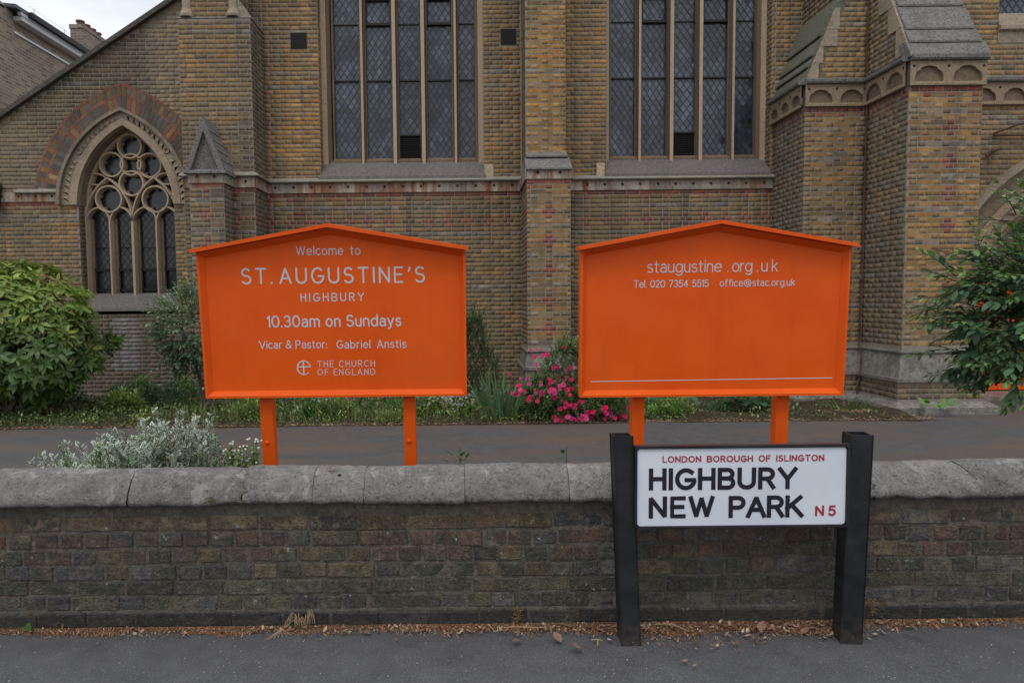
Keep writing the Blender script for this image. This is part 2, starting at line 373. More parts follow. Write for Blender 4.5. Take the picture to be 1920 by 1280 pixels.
GRY = [(.185,.18,.175),(.23,.225,.22),(.14,.14,.145),(.27,.255,.24),(.20,.185,.165)]
def pick(key, dirty, u, z):
    yl, bn = rnd.choice(YEL), rnd.choice(BRN)
    w = dirty + .16 + .34*noise.noise(Vector((u*1.3, z*1.3, 2.))) + .22*noise.noise(Vector((u*4, z*5, 7.))) + rnd.gauss(0, .17)
    w = max(0, min(1, w)); c = tuple(a*(1-w)+b_*w for a, b_ in zip(yl, bn))
    if key == 'r': r = rnd.choice(REDB); q = .12+.35*dirty*rnd.random(); c = tuple(a*(1-q)+b_*q for a, b_ in zip(r, bn))
    elif key == 'g':
        q = .15+.6*rnd.random(); g = rnd.choice(GRY); c = tuple(a*(1-q)+b_*q for a, b_ in zip(c, g))
    if dirty > .62: q = min(.72, (dirty-.5)*1.25*rnd.uniform(.5, 1.2)); c = tuple(a*(1-q)+b_*q for a, b_ in zip(c, (.135, .122, .102)))
    k = rnd.uniform(.86, 1.12)
    return tuple(x*k for x in c)
Sx, Hx = .225, .1125
def row_mod(kind, par):
    if kind == 'c1': return [(Hx, 'r'), (Sx, 'y')], -Hx/2
    if kind == 'c2': return [(Hx, 'r'), (Hx, 'r'), (Hx, 'y')], -Hx
    if kind == 'red': return [(Sx, 'r')], (0 if par else Hx)
    if kind == 'redh': return [(Hx, 'r')], 0
    if kind == 'alt': return [(Hx, 'r'), (Sx, 'y')], (-Hx/2)
    if kind == 'gh': return [(Hx, 'g')], 0
    if kind == 'gs': return [(Sx, 'g'), (Hx, 'g')], (0 if par else .17)
    return [(Hx, 'y'), (Sx, 'y')], ((-Hx/2) if par else (-Hx/2 + .16875))
def lay(face, u0, u1, z0, z1, kinds=None, dirty=.45, uc=None, holes=(), skip=None, single=False, dfn=None, rag=None):
    """courses of brick between z0 and z1 on one face"""
    n0 = math.ceil((z0-Z0)/CO - 1e-4); n1 = math.floor((z1-Z0)/CO + 1e-4); ucn = uc if uc is not None else 0
    for n in range(n0, n1):
        zb = Z0 + n*CO; kd = kinds(n) if kinds else 'n'
        mod, ph = row_mod(kd, n % 2)
        tot = sum(m[0] for m in mod); s = ucn + ph - math.ceil((ucn + ph - u0)/tot + 1)*tot; i = 0
        while s < u1:
            ln, key = mod[i % len(mod)]; a, b_ = s, s+ln; s += ln; i += 1
            if single and kd in ('c1', 'c2') and abs((a+b_)/2-ucn) > .14 and key == 'r': key = 'y'
            a2, b2 = max(a, u0), min(b_, u1)
            if b2-a2 < .035: continue
            segs = [(a2, b2)]
            for (h0, h1, k0, k1) in holes:
                if zb+CO > k0+.01 and zb < k1-.01:
                    ns = []
                    for q0, q1 in segs:
                        if q1 <= h0 or q0 >= h1: ns.append((q0, q1)); continue
                        if h0-q0 > .03: ns.append((q0, h0))
                        if q1-h1 > .03: ns.append((h1, q1))
                    segs = ns
            for q0, q1 in segs:
                um, zm = (q0+q1)/2, zb+CO/2
                if skip and skip(q0, q1, zb): continue
                dd = dfn(um, zm) if dfn else dirty
                cc = pick(key, dd, um, zm)
                if face is fm:
                    if zm > 3.5 and -3.0 < um < -2.4 and rnd.random() < .22*max(0, noise.noise(Vector((um*3, zm*2.2, 3.)))+.55): cc = tuple(a*.5+b_*.5 for a, b_ in zip(cc, (.15, .07, .035)))
                    if .3 < um < .62 and zm > 3.7 and rnd.random() < .12: cc = tuple(a*.5+b_*.5 for a, b_ in zip(cc, (.17, .08, .04)))
                    if zm < 3.4 and abs(um+.98) < .09 and zm > 2.2: cc = tuple(a*.45+b_*.55 for a, b_ in zip(cc, (.10, .045, .025)))
                if face is fm and 2.2 < zm < 3.33:
                    s_ = max(0, noise.noise(Vector((um*2.6, 0, 5.)))+.12)*(zm-2.2)/1.1; s_ = min(.75, s_*1.7*rnd.uniform(.7, 1.2)); cc = tuple(a*(1-s_)+b_*s_ for a, b_ in zip(cc, (.15, .065, .035) if noise.noise(Vector((um*1.7, 4., 0))) > 0 else (.085, .072, .055)))
                if face is fm and zm > 3.5:
                    s_ = max(0, noise.noise(Vector((um*1.9, zm*.5, 8.))))*1.1; s_ = min(.6, s_); cc = tuple(a*(1-s_)+b_*s_ for a, b_ in zip(cc, (.14, .105, .065)))
                if face is fgab:
                    if -6.45 < um < -6.05 and .25 < zm < 1.2: cc = tuple(a*.35+b_*.65 for a, b_ in zip(cc, (.33, .32, .33)))
                    if um > -5.9 and zm > 4.6: cc = tuple(a*.6+b_*.4 for a, b_ in zip(cc, (.30, .26, .19)))
                    if um < -5.6 and zm > 5.2: cc = tuple(a*.8 for a in cc)
                BR.append((face, q0, q1, zb, zb+CO, cc))
Ymain, Ymid, Yleft, Ypin, Yg, Yb2, Ybig = 11.75, 10.6, 11.1, 10.65, 12.4, 10.65, 9.65
W1 = (-2.49, .28); W2 = (2.36, 5.14)
def main_kind(n):
    if n < 0:
        k = -1-n
        return {0: 'red', 1: 'alt', 3: 'gs', 5: 'c1', 6: 'c2', 7: 'c1', 9: 'gs'}.get(k, 'gs' if k > 9 and k % 12 == 9 else 'n')
    return 'gs' if n in (23, 26, 45, 48) else 'n'
def main_dirt(u, z):
    if z < Z0: return .62
    d = .18 + .35*max(0, min(1, (3.95-z)/.5))
    if u < -3.1: d += .3
    if .28 < u < .95: d += .25
    if 1.55 < u < 2.36: d += .12
    return d
vents = [(-2.945, -2.675, 5.73, 5.995), (.58, .84, 5.76, 6.02)]
TOP = 8.1
hol = [(W1[0], W1[1], 3.50, 20), (W2[0], W2[1], 3.50, 20), (-9, 9, 3.33, 3.50)] + vents
for ua, ub in ((-3.42, .91), (1.58, 5.2)):
    lay(fm, ua, ub, GZ, TOP, main_kind, holes=hol, dfn=main_dirt)
lay(fm, 5.2, 5.7, 4.83, TOP, main_kind, dirty=.4)
lay(fm, -3.64, -3.42, 6.02, TOP, main_kind, dirty=.7)
# middle buttress
def mid_kind(n):
    k = -1-n
    if k == 0: return 'red'
    if k == 1: return 'alt'
    if k % 6 == 3: return 'gs'
    return {5: 'c1', 0: 'c2', 1: 'c1'}.get(k % 6, 'n') if k > 3 else 'n'
lay(front(Ymid), .91, 1.58, .71, Z0, mid_kind, .42, 1.245, single=True)
lay(front(Ymid-.05), .86, 1.63, GZ, .40, None, .6)
lay(leftside(.91), Ymid, Ymain, .71, Z0, mid_kind, .7); lay(rightside(1.58), Ymid, Ymain, .71, Z0, mid_kind, .7)
lay(front(11.05), .93, 1.57, 3.78, TOP, lambda n: 'gs' if n in (20, 23, 42) else 'n', .06, 1.245)
lay(leftside(.93), 11.05, Ymain, 3.78, TOP, None, .8); lay(rightside(1.57), 11.05, Ymain, 3.78, TOP, None, .6)
# left buttress and its gabled pier
lay(front(Yleft), -4.56, -3.42, 3.48, 5.98, lambda n: 'gs' if n in (34, 32, 12, 16) else 'n', dfn=lambda u, z: .45 + .3*(u > -3.65) + .25*(z < 4.4))
lay(front(Yleft), -4.56, -3.42, GZ, Z0, mid_kind, .75)
lay(rightside(-3.42), Yleft, Ymain, 3.48, 5.98, None, .9); lay(rightside(-3.42), Yleft, Ymain, GZ, Z0, mid_kind, .9)
lay(front(11.16), -4.44, -3.62, 6.03, TOP, None, .5); lay(rightside(-3.62), 11.16, Ymain, 6.2, TOP, None, .6)
lay(front(Ypin), -4.29, -3.76, GZ, Z0, mid_kind, .7, -4.03, single=True)
lay(rightside(-3.76), Ypin, Yleft, GZ, Z0, mid_kind, .9)
# stepped buttresses on the right
big_kind = lambda n: {0: 'redh', 1: 'alt'}.get(13-n) or ('gs' if (13-n) % 6 == 4 else ({0: 'c1', 1: 'c2', 2: 'c1'}.get((13-n) % 6, 'n') if (13-n) > 5 else 'n'))
b2_kind = lambda n: {0: 'redh', 1: 'alt'}.get(13-n) or ('gs' if (13-n) % 6 == 4 else 'n')
lay(front(Ybig), 6.13, 7.15, .71, 4.38, big_kind, .28, 6.72, single=True)
lay(front(Ybig-.10), 6.03, 7.25, 0.0, .27, None, .8)
lay(leftside(6.13), Ybig, Yb2, .71, 4.38, b2_kind, .75)
lay(leftside(6.03), Ybig-.10, Yb2-.1, 0.0, .27, None, .95)
lay(rightside(7.15), Ybig, Yb2, .71, 4.38, b2_kind, .5)
lay(front(Yb2), 5.18, 6.13, .71, 4.38, b2_kind, .45)
lay(front(Yb2-.10), 5.08, 6.03, 0.0, .27, None, .8)
lay(leftside(5.18), Yb2, Ymain, .71, 4.38, b2_kind, .9)
def b2x(z): return 5.22 + max(0, min(1, (z-4.8)/1.05))*.42
def bigy(z): return Ybig + max(0, (z-4.78))*.52
lay(front(Yb2+.03), 5.24, 6.13, 4.80, TOP, lambda n: 'gs' if n in (33, 30) else 'n', .5, skip=lambda a, b, z: (a+b)/2 < b2x(z)+.09)
lay(leftside(6.13), Ybig, Yb2+.03, 4.80, TOP, lambda n: 'gs' if n in (24, 40) else 'n', .75, skip=lambda a, b, z: (a+b)/2 < bigy(z)+.08)
lay(leftside(5.64), Yb2+.05, Ymain, 5.95, TOP, None, .9)
# wall right of the big buttress (porch)
Yr = 10.65; PX, PZ, PR = 9.75, 1.30, 2.55    # porch arch centre
def porch_skip(a, b_, z):
    um = (a+b_)/2; zm = z+.0375
    return (um > PX-2.05 and zm < PZ) or (um-PX)**2 + (zm-PZ)**2 < (PR-.03)**2
lay(front(Yr), 7.15, 12.5, GZ, TOP, lambda n: 'gs' if n in (11, 10, 30) else 'n', .55, holes=[(8.10, 12, 5.30, 20), (7.15, 12.5, 4.38, 4.80)], skip=porch_skip)
# gable wall with the traceried window
GX, GA, GR, GS = -6.14, .86, 1.553, 3.27
def gz(x): return 4.80 + .631*(x+8.33)
fz = lambda o: 1-.045*max(0, min(1, o/.3))
def arch_z(x, o):
    d = abs(x-GX); k = (GR-GA) + d
    return GS + math.sqrt(max(0, (GR+o)**2 - k*k))*fz(o) if k < GR+o else GS
def gskip(a, b_, z):
    um, zm = (a+b_)/2, z+.0375
    if zm > gz(um)-.04: return True
    if zm > 3.48 and zm < arch_z(um, .74) - .02 and abs(um-GX) < GA+.74: return True
    if abs(um-GX) < GA+.03 and 1.35 < zm < 3.48: return True
    return False
def gkind(n):
    k = -1-n
    return {0: 'red', 1: 'alt', 3: 'gs', 4: 'gs'}.get(k, 'n') if n < 0 else ('gs' if n > 24 and n % 9 == 0 else 'n')
lay(fgab, -11.2, -3.9, GZ, 7.4, gkind, holes=[(-11.2, GX-GA, Z0, 3.48), (GX-GA+.0, GX+GA, 1.35, 3.4)], skip=gskip,
    dfn=lambda u, z: .85 if z > 3.4 and u < -5.4 else (.95 if z < 1.3 else (.55 if u < -5.2 else .4)))
lay(rightside(GX-GA), Yg, Yg+.22, 1.35, 3.30, None, .9)
# window reveals
lay(rightside(W1[0]), Ymain, Ymain+.22, 3.6, TOP, None, .35); lay(leftside(W2[1]), Ymain, Ymain+.22, 3.6, TOP, None, .6)

# --- turn the brick list into geometry: the 300 that show largest singly, the rest joined
def app(br):
    f, u0, u1, z0, z1, c = br; p = f.P((u0+u1)/2, (z0+z1)/2)
    v = p - Vector((0, 0, 1.5)); sx = v.x/v.y*1280+880; sy = 560-(v.z)/v.y*1280
    if not (5 < sx < 1915 and 3 < sy < 840): return 0
    if 385 < sx < 865 and 435 < sy < 740 or 1095 < sx < 1585 and 430 < sy < 740 or (sx > 1770 and sy > 430) or (sx < 170 and sy > 500): return 0
    if p.z < .3 : return 0
    cosf = abs(f.n.dot(v.normalized()))
    return (u1-u0)*cosf*CO/(v.y**2)
order = sorted(range(len(BR)), key=lambda i: -app(BR[i])); top300 = set(order[:300])
FQ = [(0, 1, 2, 3), (4, 5, 1, 0), (5, 6, 2, 1), (6, 7, 3, 2), (7, 4, 0, 3)]
Vs, Fs, Cs = [], [], []; nv = 0
unit = {}
def brick_unit(k):
    """unit brick, x = length, y = outwards (-), z = height; front face slightly uneven"""
    m = MB(); r = random.Random(k+50); xs = [0, .3, .7, 1]; j = lambda a: r.uniform(-a, a)
    P = [[(x + (.008 if x == 0 else -.008 if x == 1 else j(.05)), -.004 + j(.001), z + (.05 if z == 0 else -.05) + j(.03)) for x in xs] for z in (0, 1)]
    B = [[(x, .012, z) for x in xs] for z in (0, 1)]
    v = P[0]+P[1]+B[0]+B[1]
    f = [(i, i+1, 5+i, 4+i) for i in range(3)] + [(8+i, 9+i, i+1, i) for i in range(3)] + [(4+i, 5+i, 13+i, 12+i) for i in range(3)] + [(8, 0, 4, 12), (3, 11, 15, 7)]
    m.idx(v, f); me = m.mesh('brick'); me.materials.append(M_brickO); return me
units = [brick_unit(k) for k in range(6)]
coff = wloc(church)
for i, (f, u0, u1, z0, z1, c) in enumerate(BR):
    jt = .0036; a, b_ = u0+jt, u1-jt; jv = rnd.uniform(.0027, .0042); p, q = z0+jv, z1-jv
    pr = .0016 + rnd.uniform(-.001, .0020)
    if i in top300:
        o = link(units[i % 6], 'brick', church)
        flip = f.u.cross(Vector((0, 0, 1))).dot(f.n)  # +1 when u x z points outwards
        M = Matrix.Identity(4)
        ux = f.u*(b_-a); org = f.P(a, p, pr-.004)
        if flip < 0: ux = -ux; org = f.P(b_, p, pr-.004)
        M.col[0][:3] = ux; M.col[1][:3] = -f.n; M.col[2][:3] = (0, 0, q-p); M.col[3][:3] = org-coff
        o.matrix_local = M; o.color = (*c, 1); continue
    j = lambda: rnd.uniform(-.0016, .0016); ch = .003
    fr = [f.P(a+ch+j(), p+ch+j(), pr), f.P(b_-ch+j(), p+ch+j(), pr), f.P(b_-ch+j(), q-ch+j(), pr), f.P(a+ch+j(), q-ch+j(), pr)]
    bk = [f.P(a, p, -.01), f.P(b_, p, -.01), f.P(b_, q, -.01), f.P(a, q, -.01)]
    Vs += [tuple(x) for x in fr+bk]; Fs += [tuple(nv+k for k in q_) for q_ in FQ]; Cs += [c]*5; nv += 8
me = mesh_np('brickwork', np.array(Vs)-np.array(coff), np.array(Fs), np.array(Cs), M_brickA)
tag(link(me, 'brickwork', church), kind='stuff')

# --- cores (mortar) and reveals
b = MB()
for x0, x1 in ((-3.43, W1[0]), (W1[1], W2[0]), (W2[1], 6.2)): b.box(x0, x1, Ymain, 12.35, GZ-.1, TOP+.05)
b.box(-4.4, -3.43, Ymain, 12.35, 5.9, TOP+.05)
for w in (W1, W2): b.box(w[0]+.001, w[1]-.001, Ymain, 12.35, GZ-.1, 3.55)
b.box(.911, 1.579, Ymid, Ymain+.01, GZ-.1, 3.5); b.box(.931, 1.569, 11.05, Ymain+.01, 3.4, TOP+.04)
b.box(.861, 1.629, Ymid-.05, Ymain-.01, GZ-.1, .41)
b.box(-4.559, -3.421, Yleft, 12.3, GZ-.1, 5.98); b.box(-4.44, -3.621, 11.16, 12.3, 5.9, TOP+.03)
b.box(-4.289, -3.761, Ypin, Yleft+.01, GZ-.1, 3.48)
b.box(6.131, 7.149, Ybig, 11.7, GZ-.1, 4.75); b.box(6.031, 7.249, Ybig-.10, 11.6, GZ-.1, .28)
b.box(5.181, 6.131, Yb2, 11.76, GZ-.1, 4.75); b.box(5.081, 6.031, Yb2-.10, 11.7, GZ-.1, .28)
yz = lambda p, t: (t, p[0], p[1])
b.prism([(Ybig+.03, 4.7), (Ybig+.03, 4.78), (bigy(TOP)+.0, TOP+.02), (11.7, TOP+.02), (11.7, 4.7)], yz, 6.132, 7.10)
xz = lambda p, t: (p[0], t, p[1])
b.prism([(5.22, 4.7), (5.24, 4.80), (5.645, 5.86), (5.645, TOP+.01), (6.14, TOP+.01), (6.14, 4.7)], xz, Yb2+.03, 11.76)
b.box(7.149, 7.75, Yr, 11.5, GZ-.1, PZ); b.box(7.149, 8.10, Yr, 11.5, 3.6, TOP+.02); b.box(8.10, 12.5, Yr, 11.5, 3.95, 5.40); b.box(11.8, 12.5, Yr, 11.5, GZ-.1, TOP)
n = 30
for i in range(n):   # spandrel of the porch arch
    x0 = 7.149 + (12.49-7.149)*i/n; x1 = 7.149 + (12.49-7.149)*(i+1)/n; xm = (x0+x1)/2
    d = (PR-.2)**2-(xm-PX)**2; zl = PZ + math.sqrt(d) if d > 0 else PZ
    if zl < 4: b.box(x0, x1, Yr+.001, 11.5, zl, 4.0)
def strips(b, x0, x1, n, zlo, zhi, y0, y1):
    for i in range(n):
        a = x0+(x1-x0)*i/n; c = x0+(x1-x0)*(i+1)/n
        b.prism([(a, zlo(a)), (c, zlo(c)), (c, zhi(c)), (a, zhi(a))], xz, y0, y1)
strips(b, -12.2, GX-GA, 4, lambda x: GZ-.1, gz, Yg, Yg+.45); strips(b, GX+GA, -3.9, 2, lambda x: GZ-.1, gz, Yg, Yg+.45)
strips(b, GX-GA, GX+GA, 34, lambda x: arch_z(x, .0), gz, Yg, Yg+.45); b.box(GX-GA, GX+GA, Yg, Yg+.45, GZ-.1, 1.3)
b.build('wall_core', M_mortar, church)
b = MB(); b.box(-12, 12.4, 12.5, 13.2, TOP-.4, TOP+.05); b.box(-4.4, 12.4, 12.4, 12.55, GZ, TOP); b.box(-11, -4.5, 12.86, 12.95, GZ, 3.6); b.build('inner_wall', M_iron, church)

# --- cells with holes (frieze drillings, arcade)
def cell(b, F, u0, u1, z0, z1, poly, d0, depth, col=(1,1,1), back=(1,1,1), n=20, uc=None, zc=None):
    """front plate at d0 with an opening 'poly' star-shaped about (uc,zc), recessed by depth"""
    uc = (u0+u1)/2 if uc is None else uc; zc = (z0+z1)/2 if zc is None else zc
    ang = sorted([2*math.pi*i/n for i in range(n)] + [math.atan2(z-zc, u-uc) % (2*math.pi) for u in (u0, u1) for z in (z0, z1)])
    def rr(a):
        c, s = math.cos(a), math.sin(a); t = 1e9
        if c > 1e-9: t = min(t, (u1-uc)/c)
        if c < -1e-9: t = min(t, (u0-uc)/c)
        if s > 1e-9: t = min(t, (z1-zc)/s)
        if s < -1e-9: t = min(t, (z0-zc)/s)
        return t
    def pr(a):
        if not isinstance(poly, list): return poly
        c, s = math.cos(a), math.sin(a); best = 1e9
        for i in range(len(poly)):
            x1, y1 = poly[i][0]-uc, poly[i][1]-zc; x2, y2 = poly[(i+1) % len(poly)][0]-uc, poly[(i+1) % len(poly)][1]-zc
            den = c*(y2-y1)-s*(x2-x1)
            if abs(den) < 1e-12: continue
            t = (x1*(y2-y1)-y1*(x2-x1))/den; w = (x1*s-y1*c)/den
            if t > 0 and -1e-6 <= w <= 1+1e-6: best = min(best, t)
        return best if best < 1e8 else .01
    N = len(ang); A = [(rr(a), pr(a), a) for a in ang]
    g = lambda r, a, d: F.P(uc+r*math.cos(a), zc+r*math.sin(a), d)
    for i in range(N):
        r0, p0, a0 = A[i]; r1, p1, a1 = A[(i+1) % N]
        if abs(a1-a0) < 1e-6: continue
        b.poly([g(r0, a0, d0), g(r1, a1, d0), g(p1, a1, d0), g(p0, a0, d0)], col)
        b.poly([g(p0, a0, d0), g(p1, a1, d0), g(p1, a1, d0-depth), g(p0, a0, d0-depth)], col)
    b.poly([g(p, a, d0-depth) for r, p, a in A], back)
def frieze(name, F, u0, u1, z0=3.332, z1=3.50, d0=.026, mat=None, par=church):
    b = MB(); m = max(1, round((u1-u0)/.305)); w = (u1-u0)/m
    for i in range(m):
        k = rnd.uniform(.75, 1.25)
        cell(b, F, u0+i*w, u0+(i+1)*w, z0, z1, .024, d0, .022, (k, k, k), (.12, .12, .12), zc=z0+.095, n=14)
    for i in range(m+1):
        pass
    b.poly([F.P(u0, z0, 0), F.P(u1, z0, 0), F.P(u1, z0, d0), F.P(u0, z0, d0)], (.6, .6, .6))
    for u in (u0, u1): b.poly([F.P(u, z0, -.02), F.P(u, z1, -.02), F.P(u, z1, d0), F.P(u, z0, d0)])
    return b.build(name, mat or M_frieze, par)
for F, a, c in ((fm, -3.42, .91), (fm, 1.58, 5.18), (front(Ymid), .905, 1.585), (leftside(.905), Ymid, Ymain), (rightside(1.585), Ymid, Ymain), (front(Yleft), -4.56, -3.415),
                (rightside(-3.415), Yleft, Ymain), (front(Ypin), -4.295, -3.755), (rightside(-3.755), Ypin, Yleft), (front(Yg), -9.4, GX-GA-.005)):
    frieze('frieze_band', F, a, c)
# string course: sweep a small profile along each face
def string(F, u0, u1, z=3.50, mat=None, prof=None, name='string_course', e0=0, e1=0, par=church):
    prof = prof or [(0, .0), (.085, .0), (.095, .018), (.085, .034), (.0, .085)]
    b = MB(); A = [F.P(u0-e0*(d > .01), z+h, d) for d, h in prof]; B = [F.P(u1+e1*(d > .01), z+h, d) for d, h in prof]
    n = len(prof); b.idx(A+B, [(i, (i+1) % n, n+(i+1) % n, n+i) for i in range(n)] + [tuple(range(n)), tuple(range(n, 2*n))])
    return b.build(name, mat or M_string, par)
string(fm, -3.42, .91); string(fm, 1.58, 5.18)
string(front(Yleft), -4.6, -3.42, e1=.09); string(rightside(-3.42), Yleft-.005, Ymain, e0=.08)
string(front(Yg), -8.1, GX-GA-.34, z=3.478)

# --- tall windows
def window(x0, x1, mul, wname, lab):
    w = thing('tall_window', (0, 0, 0), None, None); w.parent = church; w.location = Vector(((x0+x1)/2, 12.1, 3.88)) - wloc(church)
    w['label'] = lab
    Yf, Yb = 11.98, 12.2; xl = [x0+.16] + mul + [x1-.005 if x1 < 1 else x1-.01]
    if x1 > 1: xl[0] = x0+.10
    zb = 3.90
    for i, x in enumerate(mul):      # mullions: narrow pale fillet in front, wider body behind
        hw = .019 if i in (0, 3) else .029; b = MB(); tb = lambda p, t: (x+p[0], p[1], t)
        b.prism([(-hw, Yf), (hw, Yf), (hw, Yf+.012), (-hw, Yf+.012)], tb, zb-.06, TOP+.3)
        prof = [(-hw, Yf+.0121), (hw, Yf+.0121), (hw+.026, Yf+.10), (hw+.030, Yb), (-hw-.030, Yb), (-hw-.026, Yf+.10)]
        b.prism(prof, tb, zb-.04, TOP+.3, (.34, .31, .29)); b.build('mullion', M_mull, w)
    for sgn, xa in ((1, x0), (-1, x1)):  # jamb stones
        b = MB(); tb = lambda p, t: (p[0], p[1], t)
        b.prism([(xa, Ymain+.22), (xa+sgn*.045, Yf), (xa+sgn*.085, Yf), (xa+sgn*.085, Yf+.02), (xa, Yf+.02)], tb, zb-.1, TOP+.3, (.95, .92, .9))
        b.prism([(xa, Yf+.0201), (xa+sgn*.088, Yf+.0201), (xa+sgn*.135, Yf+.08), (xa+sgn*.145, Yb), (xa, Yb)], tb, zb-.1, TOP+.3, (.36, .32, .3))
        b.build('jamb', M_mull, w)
    b = MB(); b.prism([(12.22, 3.96), (12.06, 3.93), (12.02, 3.88), (11.98, 3.86), (Ymain-.05, 3.60), (Ymain-.055, 3.545), (12.22, 3.54)], yz, x0-.03, x1+.03 if x1 < 1 else x1)
    b.build('sill', M_sill, w)
    b = MB(); b.box(x1+.005 if x1 < 1 else x0-.17, x1+.16 if x1 < 1 else x0-.035, Ymain-.015, Ymain+.1, 3.55, 3.79, (1.5, 1.45, 1.3)); b.build('sill_block', M_stone, w)
    allx = xl
    for i in range(5):
        a = allx[i] + (.062 if i in (0, 1, 4) else .07); c = allx[i+1]-.06
        if i == 0: a = allx[0]+.03
        if i == 4: c = allx[5]-.03 if x1 < 1 else allx[5]-.13
        b = MB()
        # chamfered frame of the light
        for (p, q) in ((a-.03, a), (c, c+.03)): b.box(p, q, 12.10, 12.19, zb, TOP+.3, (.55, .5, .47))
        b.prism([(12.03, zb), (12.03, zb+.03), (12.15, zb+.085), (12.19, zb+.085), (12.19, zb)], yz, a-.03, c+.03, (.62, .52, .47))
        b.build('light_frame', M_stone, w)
        zg = zb+.085
        # diamond quarries, each tilted a little
        px, pz = .118, .165; yq = 12.165; ztop = TOP+.3; lo = zg
        if i == 2:
            lo = 4.38
            b = MB(); b.box(a, c, 12.15, 12.155, zg, 4.37, (.3, .3, .3))
            for k in range(13): b.box(a+.005, c-.005, 12.12, 12.15, zg+.008+k*.031, zg+.014+k*.031)
            b.box(a, c, 12.10, 12.16, 4.355, 4.38); b.build('louvre', M_iron, w)
        q = MB(); ld = MB(); nx = max(2, round((c-a)/px)); px = (c-a)/nx
        q.poly([(a, yq+.012, lo), (c, yq+.012, lo), (c, yq+.012, ztop), (a, yq+.012, ztop)], (.5, .5, .5))
        nz = int((ztop-lo)/pz)+1
        for r in range(-1, 2*nz+1):
            for s in range(-1, nx+1):
                cx = a + (s+.5+(.5 if r % 2 else 0))*px; cz = lo + (r+1)*pz/2
                P = [(cx-px/2, cz), (cx, cz-pz/2), (cx+px/2, cz), (cx, cz+pz/2)]
                # clip to light
                def clip(P, ax, lim, sg):
                    out = []
                    for t in range(len(P)):
                        A, B_ = P[t], P[(t+1) % len(P)]; ia, ib = sg*(A[ax]-lim) >= 0, sg*(B_[ax]-lim) >= 0
                        if ia: out.append(A)
                        if ia != ib:
                            k = (lim-A[ax])/(B_[ax]-A[ax]); out.append((A[0]+k*(B_[0]-A[0]), A[1]+k*(B_[1]-A[1])))
                    return out
                for ax, lim, sg in ((0, a+.002, 1), (0, c-.002, -1), (1, lo+.002, 1), (1, ztop, -1)):
                    if len(P) < 3: break
                    P = clip(P, ax, lim, sg)
                if len(P) < 3: continue
                ta, tb = rnd.gauss(0, .030), rnd.gauss(0, .034); k = rnd.uniform(.55, 1.6)
                q.poly([(x, yq + (x-cx)*ta + (z-cz)*tb, z) for x, z in P], (k, k, k))
        # lead cames along both diagonals, clipped to the light
        sl_ = pz/px
        for sg in (1, -1):
            c0 = lo - (sl_*(c-a)) if sg > 0 else lo; k = 0
            zst = lo + pz/2
            n0_ = int((c-a)/px)+2
            for m in range(-2*n0_, 2*nz+2*n0_):
                zc0 = zst + m*pz   # height at x=a
                pts = []
                # line z = zc0 + sg*sl*(x-a)
                xs_ = [a, c]
                def X(z): return a + (z-zc0)/(sg*sl_)
                xa_, xb_ = a, c
                za_, zb_ = zc0, zc0+sg*sl_*(c-a)
                t0, t1 = 0., 1.; dz = zb_-za_
                for lim, up in ((lo, False), (ztop, True)):
                    t = (lim-za_)/dz
                    if (dz > 0) == up: t1 = min(t1, t)
                    else: t0 = max(t0, t)
                if t1-t0 < .02: continue
                x_0, x_1 = a+(c-a)*t0, a+(c-a)*t1; z_0, z_1 = za_+dz*t0, za_+dz*t1
                d = Vector((x_1-x_0, 0, z_1-z_0)).normalized(); nn = Vector((-d.z, 0, d.x))*.0062
                A = Vector((x_0, yq-.006, z_0)); B_ = Vector((x_1, yq-.006, z_1)); ye = Vector((0, .0001*sg, 0))
                ld.poly([A-nn+ye, B_-nn+ye, B_+nn+ye, A+nn+ye])
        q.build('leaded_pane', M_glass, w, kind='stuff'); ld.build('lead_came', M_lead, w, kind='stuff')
        b = MB(); b.box(a-.02, c+.02, 12.13, 12.155, 5.30, 5.322); b.build('saddle_bar', M_iron, w); b = MB()
        if i in (1, 3):
            b.box(a, c, 12.10, 12.15, 6.24, 6.28); b.box(a, c, 12.10, 12.15, 6.66, 6.70); b.box(a, a+.02, 12.11, 12.15, 6.24, 6.7); b.box(c-.02, c, 12.11, 12.15, 6.24, 6.7)
        else: b.box(a-.01, c+.01, 12.14, 12.155, 6.26, 6.275)
        b.build('hopper_frame' if i in (1, 3) else 'saddle_bar', M_iron, w)
window(W1[0], W1[1], [-1.80, -1.245, -.75, -.195], 'w1', 'left tall window with five leaded lights and a dark louvre in the middle')
window(W2[0], W2[1], [2.98, 3.53, 4.03, 4.59], 'w2', 'right tall window with five leaded lights and a dark louvre in the middle')
# short leaded window top right
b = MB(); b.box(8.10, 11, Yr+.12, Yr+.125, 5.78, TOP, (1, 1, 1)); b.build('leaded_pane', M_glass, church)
b = MB()
for sg in (1, -1):
    for m in range(-26, 60):
        x0 = 8.1; z0 = 5.78+m*.165; x1 = 11.; z1 = z0+sg*(1.4*2.9)
        t0 = 0; t1 = 1
        for lim, up in ((5.78, False), (TOP, True)):
            t = (lim-z0)/(z1-z0)
            if (z1 > z0) == up: t1 = min(t1, t)
            else: t0 = max(t0, t)
        if t1-t0 < .01: continue
        A = Vector((x0+(x1-x0)*t0, Yr+.11+.0002*sg, z0+(z1-z0)*t0)); B_ = Vector((x0+(x1-x0)*t1, Yr+.11+.0002*sg, z0+(z1-z0)*t1)); d = (B_-A).normalized(); nn = Vector((-d.z, 0, d.x))*.006
        b.poly([A-nn, B_-nn, B_+nn, A+nn])
b.build('lead_came', M_lead, church, kind='stuff')
